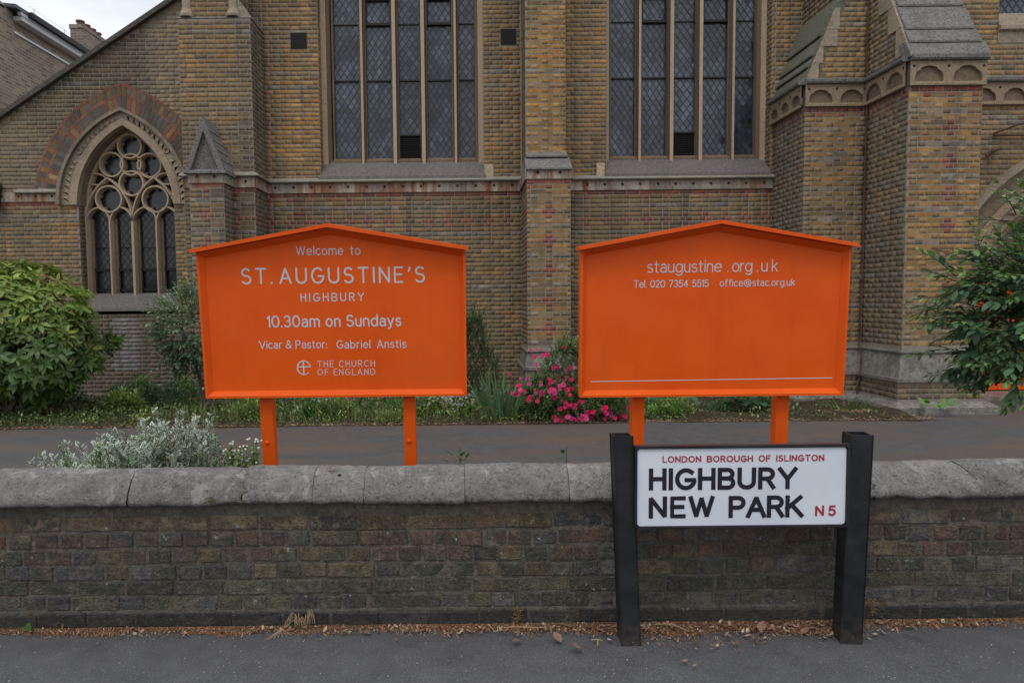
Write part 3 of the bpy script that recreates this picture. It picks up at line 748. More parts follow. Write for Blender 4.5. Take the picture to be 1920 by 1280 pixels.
b = MB(); b.prism([(Yr+.12, 5.78), (Yr+.02, 5.76), (Yr-.02, 5.58), (Yr-.06, 5.56), (Yr-.06, 5.50), (Yr-.01, 5.47), (Yr-.01, 5.31), (Yr+.2, 5.31), (Yr+.2, 5.78)], yz, 8.09, 11.05); b.build('window_sill', M_stone, church)

# --- vents
for (a, c, z0, z1) in vents:
    b = MB(); b.box(a, c, Ymain-.004, Ymain+.02, z0, z1, (.2, .2, .2))
    for i in range(11): x = a+.004+(c-a-.016)*i/10; b.box(x, x+.007, Ymain-.014, Ymain-.009, z0, z1)
    for i in range(11): z = z0+.004+(z1-z0-.016)*i/10; b.box(a, c, Ymain-.012, Ymain-.007, z, z+.007)
    b.build('air_vent', M_iron, church)

# --- middle buttress: weathered cap, drip, plinth
b = MB(); yzp = yz
b.prism([(11.06, 3.84), (10.85, 3.74), (10.85, 3.715), (11.06, 3.715)], yz, .925, 1.575)
b.prism([(10.90, 3.714), (10.60, 3.52), (10.53, 3.49), (10.53, 3.465), (11.06, 3.465), (11.06, 3.714)], yz, .895, 1.60); 
b.build('weathering_slab', M_weath, church)
def plinth(x0, x1, y, yend, zt, zb, out, name='plinth', sides=(1, 1), top=.03):
    """moulding roll at zt and a sloped stone down to zb, on the front and on the free sides"""
    b = MB(); o = out
    def ring(d, z): 
        return [(x0-d*sides[0], yend, z), (x0-d*sides[0], y-d, z), (x1+d*sides[1], y-d, z), (x1+d*sides[1], yend, z)]
    lv = [(0.0, zt+.03), (.028, zt+.022), (.036, zt), (.028, zt-.02), (.012, zt-.03), (o*.75, zb+.05), (o+.015, zb+.045), (o+.015, zb), (0., zb-.004)]
    for (d0, z0), (d1, z1) in zip(lv, lv[1:]):
        A, B_ = ring(d0, z0), ring(d1, z1)
        for i in range(3): b.poly([A[i], A[i+1], B_[i+1], B_[i]])
    return b.build(name, M_plinth, church)
plinth(.91, 1.58, Ymid, Ymain, .69, .40, .07)
plinth(6.13, 7.15, Ybig, Yb2, .69, .28, .12); plinth(5.18, 6.13, Yb2, Ymain, .69, .28, .12, sides=(1, 0))
b = MB()
for x0, x1, y0, y1 in ((5.95, 7.35, Ybig-.2, Yb2), (5.0, 6.0, Yb2-.2, 11.7)):
    b.idx([(x0-.05, y0-.05, GZ-.05), (x1+.05, y0-.05, GZ-.05), (x1+.05, y1, GZ-.05), (x0-.05, y1, GZ-.05), (x0+.07, y0+.09, .0), (x1-.07, y0+.09, .0), (x1-.07, y1, .0), (x0+.07, y1, .0),
           (x0-.03, y0-.03, -.07), (x1+.03, y0-.03, -.07), (x1+.03, y1, -.07), (x0-.03, y1, -.07)], [(0, 1, 9, 8), (8, 9, 5, 4), (0, 8, 11, 3), (8, 4, 7, 11), (1, 2, 10, 9), (9, 10, 6, 5), (4, 5, 6, 7)])
b.build('footing', M_plinth, church)
b = MB(); b.box(1.58, 5.0, 11.3, 11.76, GZ-.05, .02); b.build('footing', M_plinth, church)

# --- arcaded friezes
def arcade(F, u0, u1, z0=4.384, z1=4.715, m=2, d0=.05):
    b = MB(); w = (u1-u0)/m; hb = z0+.045
    for i in range(m):
        a = u0+i*w; c = a+w; uc = (a+c)/2; r = min(w*.375, .20); zs = z0+.10
        pts = [(uc-r, hb), (uc+r, hb)] 
        for k in range(0, 17):
            t = math.pi*k/16; rr = r*(1 - (.09 if k in (4, 12) else 0)); pts.append((uc+rr*math.cos(t), zs+rr*math.sin(t)*.82))
        cell(b, F, a, c, z0, z1-.0, pts, d0, .044, (1, 1, 1), (.62, .60, .60), n=40, uc=uc, zc=zs+.02)
        # sill of each arch
        A = [F.P(uc-r-.01, hb-.03, d0+.002), F.P(uc+r+.01, hb-.03, d0+.002), F.P(uc+r+.01, hb, d0+.006), F.P(uc-r-.01, hb, d0+.006), F.P(uc+r+.0, hb+.016, d0-.043), F.P(uc-r-.0, hb+.016, d0-.043)]
        b.idx(A, [(0, 1, 2, 3), (3, 2, 4, 5)], (1.35, 1.35, 1.3))
    for i in range(m+1):  # flat dark discs between the arches, the shade of drilled holes as colour
        u = u0+i*w; u = min(max(u, u0+.05), u1-.05)
        pts = [F.P(u+.019*math.cos(2*math.pi*k/12), z1-.075+.019*math.sin(2*math.pi*k/12), d0+.0015) for k in range(12)]
        b.poly(pts, (.06, .05, .04))
    b.poly([F.P(u0, z0, 0), F.P(u1, z0, 0), F.P(u1, z0, d0), F.P(u0, z0, d0)])
    b.build('arcade_frieze', M_arcade, church)
    string(F, u0, u1, z=z1, prof=[(0, 0), (.09, .0), (.105, .02), (.105, .06), (0, .10)], mat=M_weath, name='drip_mould', e0=.0, e1=.0)
arcade(front(Ybig), 6.11, 7.17); arcade(leftside(6.11), Ybig-.02, Yb2, m=2); arcade(front(Yb2), 5.16, 6.11, m=2); arcade(leftside(5.16), Yb2-.02, Ymain, m=3)
arcade(front(Yr), 7.17, 12.4, m=11)
# sloping slabs: big buttress (towards the street) and second buttress (to the left)
zz = [4.76, 4.98, 5.20, 5.60, 6.02, 6.5, 7.0, 7.6, 8.2]
for i in range(len(zz)-1):
    b = MB(); z0, z1 = zz[i], zz[i+1]; y0 = bigy(z0)-.085; y1 = bigy(z1)-.06; ex = .045 if i == 0 else .01-.012*i
    b.prism([(y0, z0+.004), (y0, z0+.03), (y1, z1+.02), (y1+.16, z1+.02), (y0+.16, z0+.004)], yz, 6.13-max(ex, -.05), 7.15+max(ex, -.09)-.012*i)
    b.build('weathering_slab', M_weath, church)
zz = [4.76, 4.98, 5.15, 5.45, 5.95]
for i in range(4):
    b = MB(); z0, z1 = zz[i], zz[i+1]; x0 = b2x(z0)-.09; x1 = b2x(z1)-.05
    b.prism([(x0, z0+.004), (x0, z0+.03), (x1, z1+.015), (x1+.2, z1+.015), (x0+.2, z0+.004)], xz, Yb2+.02, Ymain+.05)
    b.build('weathering_slab', M_slab, church)
b = MB()   # dressed quoins along both slopes
for (z0, z1, wd) in ((4.81, 5.05, .16), (5.05, 5.30, .13), (5.30, 5.55, .24), (5.55, 5.87, .17)):
    b = MB(); b.prism([(b2x(z0)-.03, z0), (b2x(z0)+wd, z0), (b2x(z0)+wd, z1-.006), (b2x(z1)-.03, z1-.006)], xz, Yb2+.012, Yb2+.1); b.build('quoin_stone', M_stone, church)
for (z0, z1, wd) in ((4.85, 5.25, .13), (5.25, 5.62, .22), (5.62, 6.1, .3)):
    b = MB(); b.prism([(bigy(z0)-.06, z0), (max(bigy(z0)+wd, bigy(z1)+.06), z0), (max(bigy(z0)+wd, bigy(z1)+.06), z1-.006), (bigy(z1)-.06, z1-.006)], yz, 6.112, 6.2); b.build('quoin_stone', M_stone, church)

# --- left buttress head and gabled pier cap
b = MB()
b.prism([(11.09, 5.985), (11.17, 6.04), (12.3, 6.04), (12.3, 5.985)], yz, -4.57, -3.41)
b.prism([(-3.40, 5.99), (-3.63, 6.32), (-3.63, 5.99)], xz, 11.15, 11.75, (1.3, 1.25, 1.1)); b.build('set_off', M_plinth, church)
for x in (-4.44, -3.70):
    b = MB(); b.tube([(x, 11.17, 6.02), (x, 11.17, 6.05), (x, 11.17, 6.09), (x, 11.17, 6.15)], [.11, .115, .10, .075], 12); b.tube([(x, 11.17, 6.15), (x, 11.17, TOP)], .070, 12); b.build('corner_shaft', M_stone, church, smooth=False)
xa, xb, xc = -4.345, -3.705, -4.025; za, zc_ = 3.475, 4.33
b = MB()   # gabled cap: sloping side slabs
for s, x in ((-1, xa), (1, xb)):
    o = [(x, Ypin-.07, za), (xc, Ypin-.07, zc_), (xc, Yleft+.02, zc_), (x, Yleft+.02, za)]
    i_ = [(x-s*.085, Ypin-.07, za), (xc, Ypin-.07, zc_-.22), (xc, Yleft+.02, zc_-.22), (x-s*.085, Yleft+.02, za)]
    b.idx(o+i_, [(0, 1, 2, 3), (4, 5, 6, 7), (0, 1, 5, 4), (0, 3, 7, 4), (3, 2, 6, 7)])
b.prism([(xa+.06, za), (xb-.06, za), (xc, zc_-.16)], xz, Ypin-.01, Yleft, (.85, .85, .85))
b.prism([(Ypin-.08, za-.005), (Ypin-.08, za+.03), (Ypin-.02, za+.06), (Yleft, za+.06), (Yleft, za-.005)], yz, xa-.01, xb+.01, (1.15, 1.15, 1.1))
b.build('gabled_cap', M_weath, church)
b = MB()
for i in range(5):   # courses on the right-hand slope
    t = .12+.17*i; x = xb+(xc-xb)*t; z = za+(zc_-za)*t
    b.prism([(x-.01, z-.03), (x+.022, z-.035), (x-.012, z+.02)], xz, Ypin-.05, Yleft)
b.build('cap_ridge', M_weath, church)

# --- gable: arch rings, hood, jambs, tracery, coping
def ring_pts(o, t, side):
    kx = GR-GA; tha = math.acos(-kx/(GR+o)); th = math.pi - t*(math.pi-tha)
    x = kx + (GR+o)*math.cos(th); z = GS + (GR+o)*math.sin(th)*fz(o)   # left half, relative to centre
    return (GX + (x if side < 0 else -x), z)
def ring(b, o1, o2, y0, y1, n, colf=lambda i, s: (1, 1, 1), gap=.0, t0=0., t1=1., zoff=0.):
    for s in (-1, 1):
        for i in range(n):
            a = t0+(t1-t0)*(i+gap)/n; c = t0+(t1-t0)*(i+1-gap)/n
            P = [ring_pts(o1, a, s), ring_pts(o2, a, s), ring_pts(o2, c, s), ring_pts(o1, c, s)]
            b.prism(P, xz, y0, y1, colf(i, s))
def pk(L_, k=1.):
    c = rnd.choice(L_); g = rnd.uniform(.85, 1.12)*k; w = rnd.uniform(.2, .5); return tuple((x*(1-w)+y*w)*g for x, y in zip(c, (.19, .155, .11)))
vt0 = .12
b = MB()
def grey_v(i, s): return pk(YEL) if i in (2, 12, 21) else (pk(REDB, .85) if i in (1, 3, 11, 13, 20, 22) else pk(GRY, .62))
ring(b, .35, .57, Yg-.008, Yg+.1, 24, grey_v, .06, t0=vt0); ring(b, .57, .612, Yg-.010, Yg+.1, 16, lambda i, s: pk(REDB, 1.0), .02, t0=vt0)
ring(b, .612, .745, Yg-.008, Yg+.1, 26, lambda i, s: pk(YEL if i % 2 else GRY, .62), .06, t0=vt0); ring(b, .745, .79, Yg-.010, Yg+.1, 18, lambda i, s: pk(REDB, .95), .02, t0=vt0)
b.build('voussoir_ring', M_brickA, church, kind='stuff')
b = MB(); ring(b, .285, .345, Yg-.11, Yg+.05, 24, lambda i, s: (.75, .75, .75)); b.build('hood_mould', M_stone, church)
b = MB(); ring(b, .135, .285, Yg-.03, Yg+.1, 24); ring(b, .0, .135, Yg-.045, Yg+.03, 24, lambda i, s: (1.08, 1.05, 1.)); ring(b, -.02, .05, Yg+.03, Yg+.46, 24, lambda i, s: (.75, .72, .7))
for s in (-1, 1):    # stone jambs below the springing
    xo = GX+s*(GA+.135)
    b.box(min(xo, GX+s*GA), max(xo, GX+s*GA), Yg-.03, Yg+.2, 3.30, GS+.01)
b.build('arch_stone', M_stone, church)
b = MB()   # zigzag ornament
for s in (-1, 1):
    for i in range(17):
        a = .03+.94*i/17; c = a+.94/17; m = (a+c)/2
        if i in (7, 8) : continue
        A = ring_pts(.15, a, s); B_ = ring_pts(.15, c, s); T = ring_pts(.262, m, s)
        top = [(p[0], Yg-.033, p[1]) for p in (A, B_, T)]; mid = ((A[0]+B_[0]+T[0])/3, Yg-.062, (A[1]+B_[1]+T[1])/3)
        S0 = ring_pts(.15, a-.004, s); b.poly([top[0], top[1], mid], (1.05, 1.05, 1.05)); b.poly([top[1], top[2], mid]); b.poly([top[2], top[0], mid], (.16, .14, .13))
        if i == 9:
            P = ring_pts(.21, .5, s); b.tube([(P[0]+.045*math.cos(k*math.pi/6), Yg-.045, P[1]+.045*math.sin(k*math.pi/6)) for k in range(13)], .014, 6)
b.build('zigzag_ornament', M_stone, church, kind='stuff')
win = thing('traceried_window', (0, 0, 0), None, None); win.parent = church; win.location = Vector((GX, 12.6, 1.6)) - wloc(church); win['label'] = 'pointed traceried window in the gable with four lights'
def bar(b, pts, w, y0, y1, closed=False, col=(1, 1, 1)):
    """moulded stone bar along a path in the XZ plane"""
    P = [Vector((p[0], 0, p[1])) for p in pts]; n = len(P); prof = [(-w*.5, y1), (-w*.5, y0+(y1-y0)*.4), (-w*.26, y0), (w*.26, y0), (w*.5, y0+(y1-y0)*.4), (w*.5, y1)]
    base = len(b.v); k = len(prof)
    for i, p in enumerate(P):
        a = P[(i-1) % n] if (closed or i > 0) else p; c = P[(i+1) % n] if (closed or i < n-1) else p
        d = (c-a).normalized(); nn = Vector((-d.z, 0, d.x))
        for u, y in prof: q = p+nn*u; b.v.append((q.x, y, q.z))
    for i in range(n if closed else n-1):
        for j in range(k-1):
            A = base+i*k+j; B_ = base+((i+1) % n)*k+j; b.f.append((A, A+1, B_+1, B_)); b.c.append(col)
circ = lambda x, z, r, n=28: [(x+r*math.cos(2*math.pi*i/n), z+r*math.sin(2*math.pi*i/n)) for i in range(n)]
Y0t, Y1t = 12.60, 12.74
rings_ = [(-6.13, 4.02, .188), (-6.14, 4.345, .212), (-6.482, 4.02, .212), (-5.795, 4.00, .212), (-6.133, 3.68, .218), (-6.556, 3.40, .235), (-5.710, 3.39, .235)]
for i, (x, z, r) in enumerate(rings_):
    b = MB(); bar(b, circ(x, z, r), .050, Y0t-.004*(i % 3), Y1t, True); b.build('tracery_ring', M_mull, win)
    if i:
        for k in range(5):    # foiled inner cusps
            b = MB(); a = 2*math.pi*k/5+.3; cx, cz = x+(r-.05)*math.cos(a), z+(r-.05)*math.sin(a)
            b.prism([(x+(r-.02)*math.cos(a-.28), z+(r-.02)*math.sin(a-.28)), (x+(r-.075)*math.cos(a), z+(r-.075)*math.sin(a)), (x+(r-.02)*math.cos(a+.28), z+(r-.02)*math.sin(a+.28))], xz, Y0t+.09, Y1t); b.build('cusp', M_reveal, win)
b = MB()
mx_ = [-6.99, -6.555, -6.14, -5.705, -5.30]
def parc(x0, x1, z, h, n=12):   # pointed arch between x0 and x1
    a = (x1-x0)/2; r = (a*a+h*h)/(2*a); L_ = []
    th = math.acos((a-r)/-r) if r > a else math.pi/2
    xm = (x0+x1)/2
    for i in range(n+1):
        t = i/n*math.acos(max(-1, min(1, (r-a)/r))); L_.append((x0+r-r*math.cos(t), z+r*math.sin(t)))
    return L_ + [(2*xm-p[0], p[1]) for p in L_[::-1]]
for i in range(4):
    b = MB(); bar(b, parc(mx_[i], mx_[i+1], 2.98, .27), .046, Y0t+.003*i, Y1t); b.build('light_head', M_mull, win)
for i in range(5):
    b = MB(); x = mx_[i]; hw = .014 if i in (0, 4, 1, 3) else .022
    b.prism([(-hw, Y0t-.01), (hw, Y0t-.01), (hw+.022, Y0t+.07), (hw+.022, Y1t), (-hw-.022, Y1t), (-hw-.022, Y0t+.07)], lambda p, t: (x+p[0], p[1], t), 1.62, 3.0 if i not in (0, 4) else GS); b.build('mullion', M_mull, win)
for (x0, x1) in ((mx_[0], mx_[2]), (mx_[2], mx_[4])):
    b = MB(); bar(b, parc(x0, x1, 3.0, .78), .046, Y0t-.012, Y1t); b.build('sub_arch', M_mull, win)
for s, cx in ((-1, -6.79), (1, -5.49)):
    b = MB(); bar(b, [(cx+s*.19*math.cos(t)*-1, 3.76+.10*math.sin(2*math.pi*i/24)) for i, t in enumerate([2*math.pi*k/24 for k in range(24)])], .045, Y0t+.01, Y1t, True); b.build('tracery_eye', M_mull, win)
b = MB()
for s in (-1, 1): bar(b, [ring_pts(-.035, i/20, s) for i in range(21)], .08, Y0t+.02, Y1t)
b.build('tracery_frame', M_mull, win)
b = MB(); b.prism([(12.80, 1.70), (12.62, 1.67), (12.38, 1.42), (12.36, 1.36), (12.80, 1.36)], yz, GX-GA-.02, GX+GA+.02); b.build('sill', M_sill, win)
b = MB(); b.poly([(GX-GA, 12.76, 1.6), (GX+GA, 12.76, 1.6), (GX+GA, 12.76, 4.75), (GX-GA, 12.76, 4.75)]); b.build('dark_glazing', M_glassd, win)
for i in range(4):
    a, c = mx_[i]+.05, mx_[i+1]-.05; b = MB(); px = (c-a)/3; sl_ = 1.35
    for sg in (1, -1):
        for m in range(-6, 16):
            z0 = 1.65+m*.155; z1 = z0+sg*sl_*(c-a); t0, t1 = 0, 1
            for lim, up in ((1.65, False), (3.2, True)):
                t = (lim-z0)/(z1-z0)
                if (z1 > z0) == up: t1 = min(t1, t)
                else: t0 = max(t0, t)
            if t1-t0 < .02: continue
            A = Vector((a+(c-a)*t0, 12.75+.0003*sg, z0+(z1-z0)*t0)); B_ = Vector((a+(c-a)*t1, 12.75+.0003*sg, z0+(z1-z0)*t1)); d = (B_-A).normalized(); nn = Vector((-d.z, 0, d.x))*.004
            b.poly([A-nn, B_-nn, B_+nn, A+nn])
    b.build('lead_came', M_lead, win, kind='stuff')
    b = MB()   # stone reveal strip left of each light, saddle bar, hopper casement
    b.box(a-.03, a+.035, 12.70, 12.75, 1.64, 3.05, (.55, .5, .45)); b.box(a, c, 12.72, 12.745, 2.52, 2.535, (.1, .1, .1)); b.build('light_reveal', M_stone, win)
    b = MB(); zt = 2.13; zb = 1.73
    for (x0, x1, z0, z1) in ((a+.035, c, zt-.035, zt), (a+.035, c, zb, zb+.04), (a+.035, a+.06, zb, zt), (c-.025, c, zb, zt)): b.box(x0, x1, 12.69, 12.74, z0, z1)
    b.box(a+.03, c, 12.685, 12.69, zt-.004, zt+.010, (12, 12, 12)); b.box(a+.05, c-.02, 12.685, 12.69, zb+.03, zb+.04, (9, 9, 9))
    b.build('hopper_casement', simple('casement_paint%d' % i, (.02, .02, .02), .6, .3, src='attr', nz=.2) if False else M_iron, win)
b = MB()   # sloping gable coping
x0, x1 = -12.2, -4.55
b.prism([(x0, gz(x0)-.03), (x1, gz(x1)-.03), (x1, gz(x1)+.06), (x0, gz(x0)+.06)], xz, Yg-.10, Yg+.5, (.55, .5, .45)); b.build('gable_coping', M_weath, church)

# --- lightning-conductor pipe in the corner of the buttresses
b = MB(); x, y = 6.10, Yb2-.045
path = [(6.085, y-.0, TOP), (6.085, y, 4.86), (6.075, y-.09, 4.72), (6.085, y-.03, 4.62), (x-.015, y, 2.0), (x-.03, y, .78), (x-.06, y-.12, .55), (x-.10, y-.17, .30), (x-.11, y-.12, .0), (x-.11, y-.12, -.15)]
b.tube(path, .014, 6)
b.build('conductor_pipe', M_rustpipe, church)
for z in (1.0, 1.75, 2.45, 3.15, 3.8, 5.35, 6.1):
    b = MB(); b.tube([(6.072+(z < 3)*.005, y-.002, z-.02), (6.072+(z < 3)*.005, y-.002, z+.02)], .026, 8); b.build('pipe_clip', M_rustpipe, church)

# --- porch arch and orange doors
def pring(b, r0, r1, y0, y1, n, col=(1, 1, 1), a0=0., a1=math.pi, f=None):
    for i in range(n):
        t0 = a0+(a1-a0)*i/n; t1 = a0+(a1-a0)*(i+1)/n
        P = [(PX+r*math.cos(t), PZ+r*math.sin(t)) for r, t in ((r0, t0), (r1, t0), (r1, t1), (r0, t1))]
        b.prism(P, xz, y0, y1, col if f is None else f(i))
b = MB(); pring(b, 2.46, 2.55, Yr-.14, Yr+.05, 40, (.9, .9, .9)); b.build('porch_hood', M_stone, church)
b = MB(); pring(b, 2.18, 2.46, Yr-.03, Yr+.1, 30, f=lambda i: (rnd.uniform(.6, .85),)*3); pring(b, 2.06, 2.18, Yr-.06, Yr+.2, 40, (1.15, 1.1, 1.05)); pring(b, 1.88, 2.06, Yr+.0, Yr+.3, 40, (.95, .9, .85)); pring(b, 1.78, 1.88, Yr+.06, Yr+.8, 40, (.8, .75, .7))
b.box(PX-2.06, PX-1.80, Yr+.0, Yr+.4, GZ, PZ, (.9, .85, .8)); b.box(PX+1.80, PX+2.06, Yr+.0, Yr+.4, GZ, PZ, (.9, .85, .8)); b.build('porch_arch', M_arcade, church)
b = MB()
for i in range(40):
    t0 = math.pi*i/40; t1 = math.pi*(i+1)/40; tm = (t0+t1)/2; g = lambda r, t: (PX+r*math.cos(t), Yr-.004, PZ+r*math.sin(t)); m = (PX+1.97*math.cos(tm), Yr-.035, PZ+1.97*math.sin(tm))
    A, B_, C_ = g(2.04, t0), g(2.04, t1), g(1.90, tm)
    b.poly([A, B_, m]); b.poly([B_, C_, m]); b.poly([C_, A, m])
b.build('porch_zigzag', M_arcade, church)
for s in (0, 1):
    d = MB(); xa_ = PX-1.8+s*1.8; d.box(xa_+.004, xa_+1.796, Yr+.62, Yr+.66, GZ+.06, 1.72)
    dr = d.build('door', M_orange, church)
    for i in range(9):
        q = MB(); q.box(xa_+.01+i*.198, xa_+.01+i*.198+.188, Yr+.60, Yr+.619, GZ+.07, 1.72); q.build('door_board', M_orange, dr)
b = MB(); b.box(7.3, 12.3, Yr-.05, Yr+.7, GZ-.05, GZ+.045, (1.2, 1., .95)); b.build('threshold', M_plinth, church)
b = MB(); b.box(7.9, 11.7, Yr+.67, Yr+.75, GZ, 1.73); b.build('porch_back', M_iron, church)
b = MB(); b.box(7.9, 11.7, Yr+.55, Yr+.75, 1.735, 4.0, (.8, .76, .72)); b.build('tympanum', M_arcade, church)
# old gas bracket and pipe on the porch wall, lamp box at far left
b = MB(); b.tube([(8.05, Yr-.05, 3.95), (8.35, Yr-.14, 4.06), (8.7, Yr-.2, 4.10)], .018, 6); b.tube([(7.95, Yr-.04, 3.60), (8.02, Yr-.09, 3.68), (8.12, Yr-.10, 3.72)], .03, 8); b.tube([(8.05, Yr-.04, 3.92), (8.7, Yr-.12, 3.90)], .015, 6); b.build('iron_bracket', M_rustpipe, church)
b = MB(); b.tube([(-8.46, Yg-.12, 3.18), (-8.46, Yg-.12, 3.25), (-8.46, Yg-.12, 3.55), (-8.46, Yg-.12, 3.68), (-8.46, Yg-.12, 3.74)], [.09, .12, .15, .13, .05], 10); b.build('wall_lamp', M_black, church)

# ------------------------------------------------------------------ house behind
t = NT('house_brick'); bt = t.n('ShaderNodeTexBrick'); bt.inputs['Scale'].default_value = 1; bt.inputs['Brick Width'].default_value = .225; bt.inputs['Row Height'].default_value = .075
bt.inputs['Mortar Size'].default_value = .009; bt.inputs['Color1'].default_value = (.17, .12, .09, 1); bt.inputs['Color2'].default_value = (.34, .25, .17, 1); bt.inputs['Mortar'].default_value = (.30, .28, .25, 1)
xyz = t.sep(); cb = t.n('ShaderNodeCombineXYZ'); t.set(cb.inputs[0], t.math('ADD', xyz[0], xyz[1])); t.set(cb.inputs[1], xyz[2]); t.t.links.new(cb.outputs[0], bt.inputs['Vector'])
t.bump(bt.outputs['Fac'], -.4, .01); M_house = t.out(t.mix(t.ramp(t.noise(.5, 4), .4, .7, 0, .4), bt.outputs['Color'], (.12, .1, .09)), .9, .2)
M_white = simple('white_paint', (.62, .63, .64), .6, .3, nz=.1, sc=3); M_slate = simple('roof_slate', (.07, .085, .12), .55, .4, nz=.3, sc=6); M_pot = simple('terracotta', (.17, .08, .065), .8, .2, nz=.3)
HX = -10.35
house = thing('house', (HX, 16, GZ), 'brown brick house with white eaves and slate roof rising behind the church gable', 'house')
b = MB(); b.box(HX-7, HX, 16.0, 34, GZ, 8.0); b.box(HX-7, HX+.03, 15.3, 15.999, GZ, 8.15); b.prism([(HX-7, 8.1), (HX+.03, 8.1), (HX+.03, 8.2), (HX-3.5, 11.2), (HX-7, 8.3)], xz, 15.3, 15.7); b.build('wall', M_house, house)
b = MB(); b.box(HX+.002, HX+.22, 16.001, 34, 7.96, 8.06, (1, 1, 1)); b.box(HX+.16, HX+.24, 15.95, 34, 8.06, 8.16); b.build('soffit', M_white, house)
b = MB(); b.box(HX+.001, HX+.04, 16.001, 34, 7.68, 7.73, (.5, .5, .5)); b.build('string_band', M_white, house)
b = MB(); b.box(HX+.22, HX+.34, 16.2, 34, 8.10, 8.22); b.build('gutter', M_iron, house)
b = MB(); b.prism([(HX+.26, 8.22), (HX-3.5, 8.6), (HX-3.5, 8.5), (HX+.26, 8.14)], xz, 15.75, 34); b.build('roof', M_slate, house)
CX0, CX1, CY0, CY1, CZT = -11.30, -10.92, 20, 21.3, 9.45
b = MB(); b.box(CX0, CX1, CY0, CY1, 7.5, CZT-.12); b.box(CX0-.02, CX1+.02, CY0-.02, CY1+.02, CZT-.12, CZT); ch = b.build('chimney', M_house, house)
for i in range(4):
    y = CY0+.2+i*.3; b = MB(); b.tube([(-11.11, y, CZT), (-11.11, y, CZT+.12), (-11.11, y, CZT+.13), (-11.11, y, CZT+.17)], [.10, .09, .12, .12], 10); b.build('chimney_pot', M_pot, ch)
b = MB()
for i in range(12): b.tube([(HX+.2, 16.5+i*1.2, 8.2), (HX+.2, 16.5+i*1.2, 8.42)], .006, 4)
b.tube([(HX+.2, 16.3, 8.40), (HX+.2, 32, 8.40)], .003, 4); b.build('bird_wire', M_iron, house)
b = MB(); b.prism([(-11.05, 5.3), (-10.38, 5.3), (-10.38, 6.05), (-11.05, 7.2)], xz, 15.1, 15.29); b.box(-11.0, -10.3, 15.05, 15.29, 5.9, 6.02, (.5, .5, .5)); b.build('bay_gable', M_stone, house)
b = MB(); b.box(-11.0, -10.36, 15.12, 15.29, 4.95, 5.3, (.3, .1, .07)); b.build('bay_brick', M_brickA, house)

# ------------------------------------------------------------------ boundary wall
YW = 3.07; CH = .0745
bw = thing('boundary_wall', (0, YW, 0), 'low weathered brick boundary wall with rounded stone coping beside the pavement', 'wall')
bo = wloc(bw)
def old_brick(k, ln):
    r = random.Random(900+k); nx = 5 if ln > .15 else 4; m = MB(); j = lambda a: r.uniform(-a, a); h = .064; ch = .0035
    xs = [i/(nx-1)*ln for i in range(nx)]
    G = []
    for q, z in enumerate((0, h/2, h)):
        G.append([(x + (ch*1.1+abs(j(.002)) if i == 0 else -ch*1.1-abs(j(.002)) if i == nx-1 else j(.006)), -.0015+j(.0016), z + (ch+abs(j(.0018)) if q == 0 else -ch-abs(j(.0018)) if q == 2 else j(.006))) for i, x in enumerate(xs)])
    v = G[0]+G[1]+G[2]; f = []
    for q in range(2): f += [(q*nx+i, q*nx+i+1, (q+1)*nx+i+1, (q+1)*nx+i) for i in range(nx-1)]
    out = [i for i in range(nx)] + [2*nx-1] + [3*nx-1-i for i in range(nx)] + [nx]
    rim = []
    for i in out:
        x, y, z = v[i]; rim.append((0 if x < ln*.12 else ln if x > ln*.88 else x, .004+j(.001), 0 if z < h*.25 else h if z > h*.75 else h/2))
    n = len(v); v += rim; n2 = len(v); v += [(x, .02, z) for x, y, z in rim]; k_ = len(out)
    for i in range(k_):
        a, c = out[i], out[(i+1) % k_]; f.append((n+i, n+(i+1) % k_, c, a)); f.append((n2+i, n2+(i+1) % k_, n+(i+1) % k_, n+i))
    m.idx(v, f); return m
OB = {}
for nm, ln in (('s', .214), ('h', .102)):
    OB[nm] = []
    for k in range(9):
        m = old_brick(k+(0 if nm == 's' else 20), ln); me = m.mesh('brick', smooth=False); me.materials.append(M_wbO); OB[nm].append((me, m))
WB = {'dk': [(.058,.055,.048),(.072,.064,.052),(.045,.043,.04),(.085,.072,.055)], 'rd': [(.105,.062,.046),(.12,.068,.05),(.09,.06,.05),(.11,.075,.058)], 'oc': [(.13,.098,.055),(.11,.085,.05),(.15,.11,.065)],
      'ol': [(.062,.066,.045),(.075,.074,.05),(.09,.082,.055)], 'gy': [(.09,.088,.082),(.07,.07,.07),(.105,.10,.09)], 'bk': [(.022,.022,.023),(.03,.029,.028),(.038,.036,.034)]}
rowsW = [('s', ['bk', 'bk', 'dk']), ('h', ['gy', 'dk', 'gy', 'ol']), ('s', ['ol', 'ol', 'dk', 'ol']), ('h', ['dk', 'ol', 'gy', 'oc']), ('h', ['rd', 'dk', 'oc', 'ol', 'rd']), ('h', ['rd', 'rd', 'dk', 'gy', 'dk']), ('s', ['dk', 'oc', 'dk', 'oc', 'gy'])]
mass = []; cnt = 0
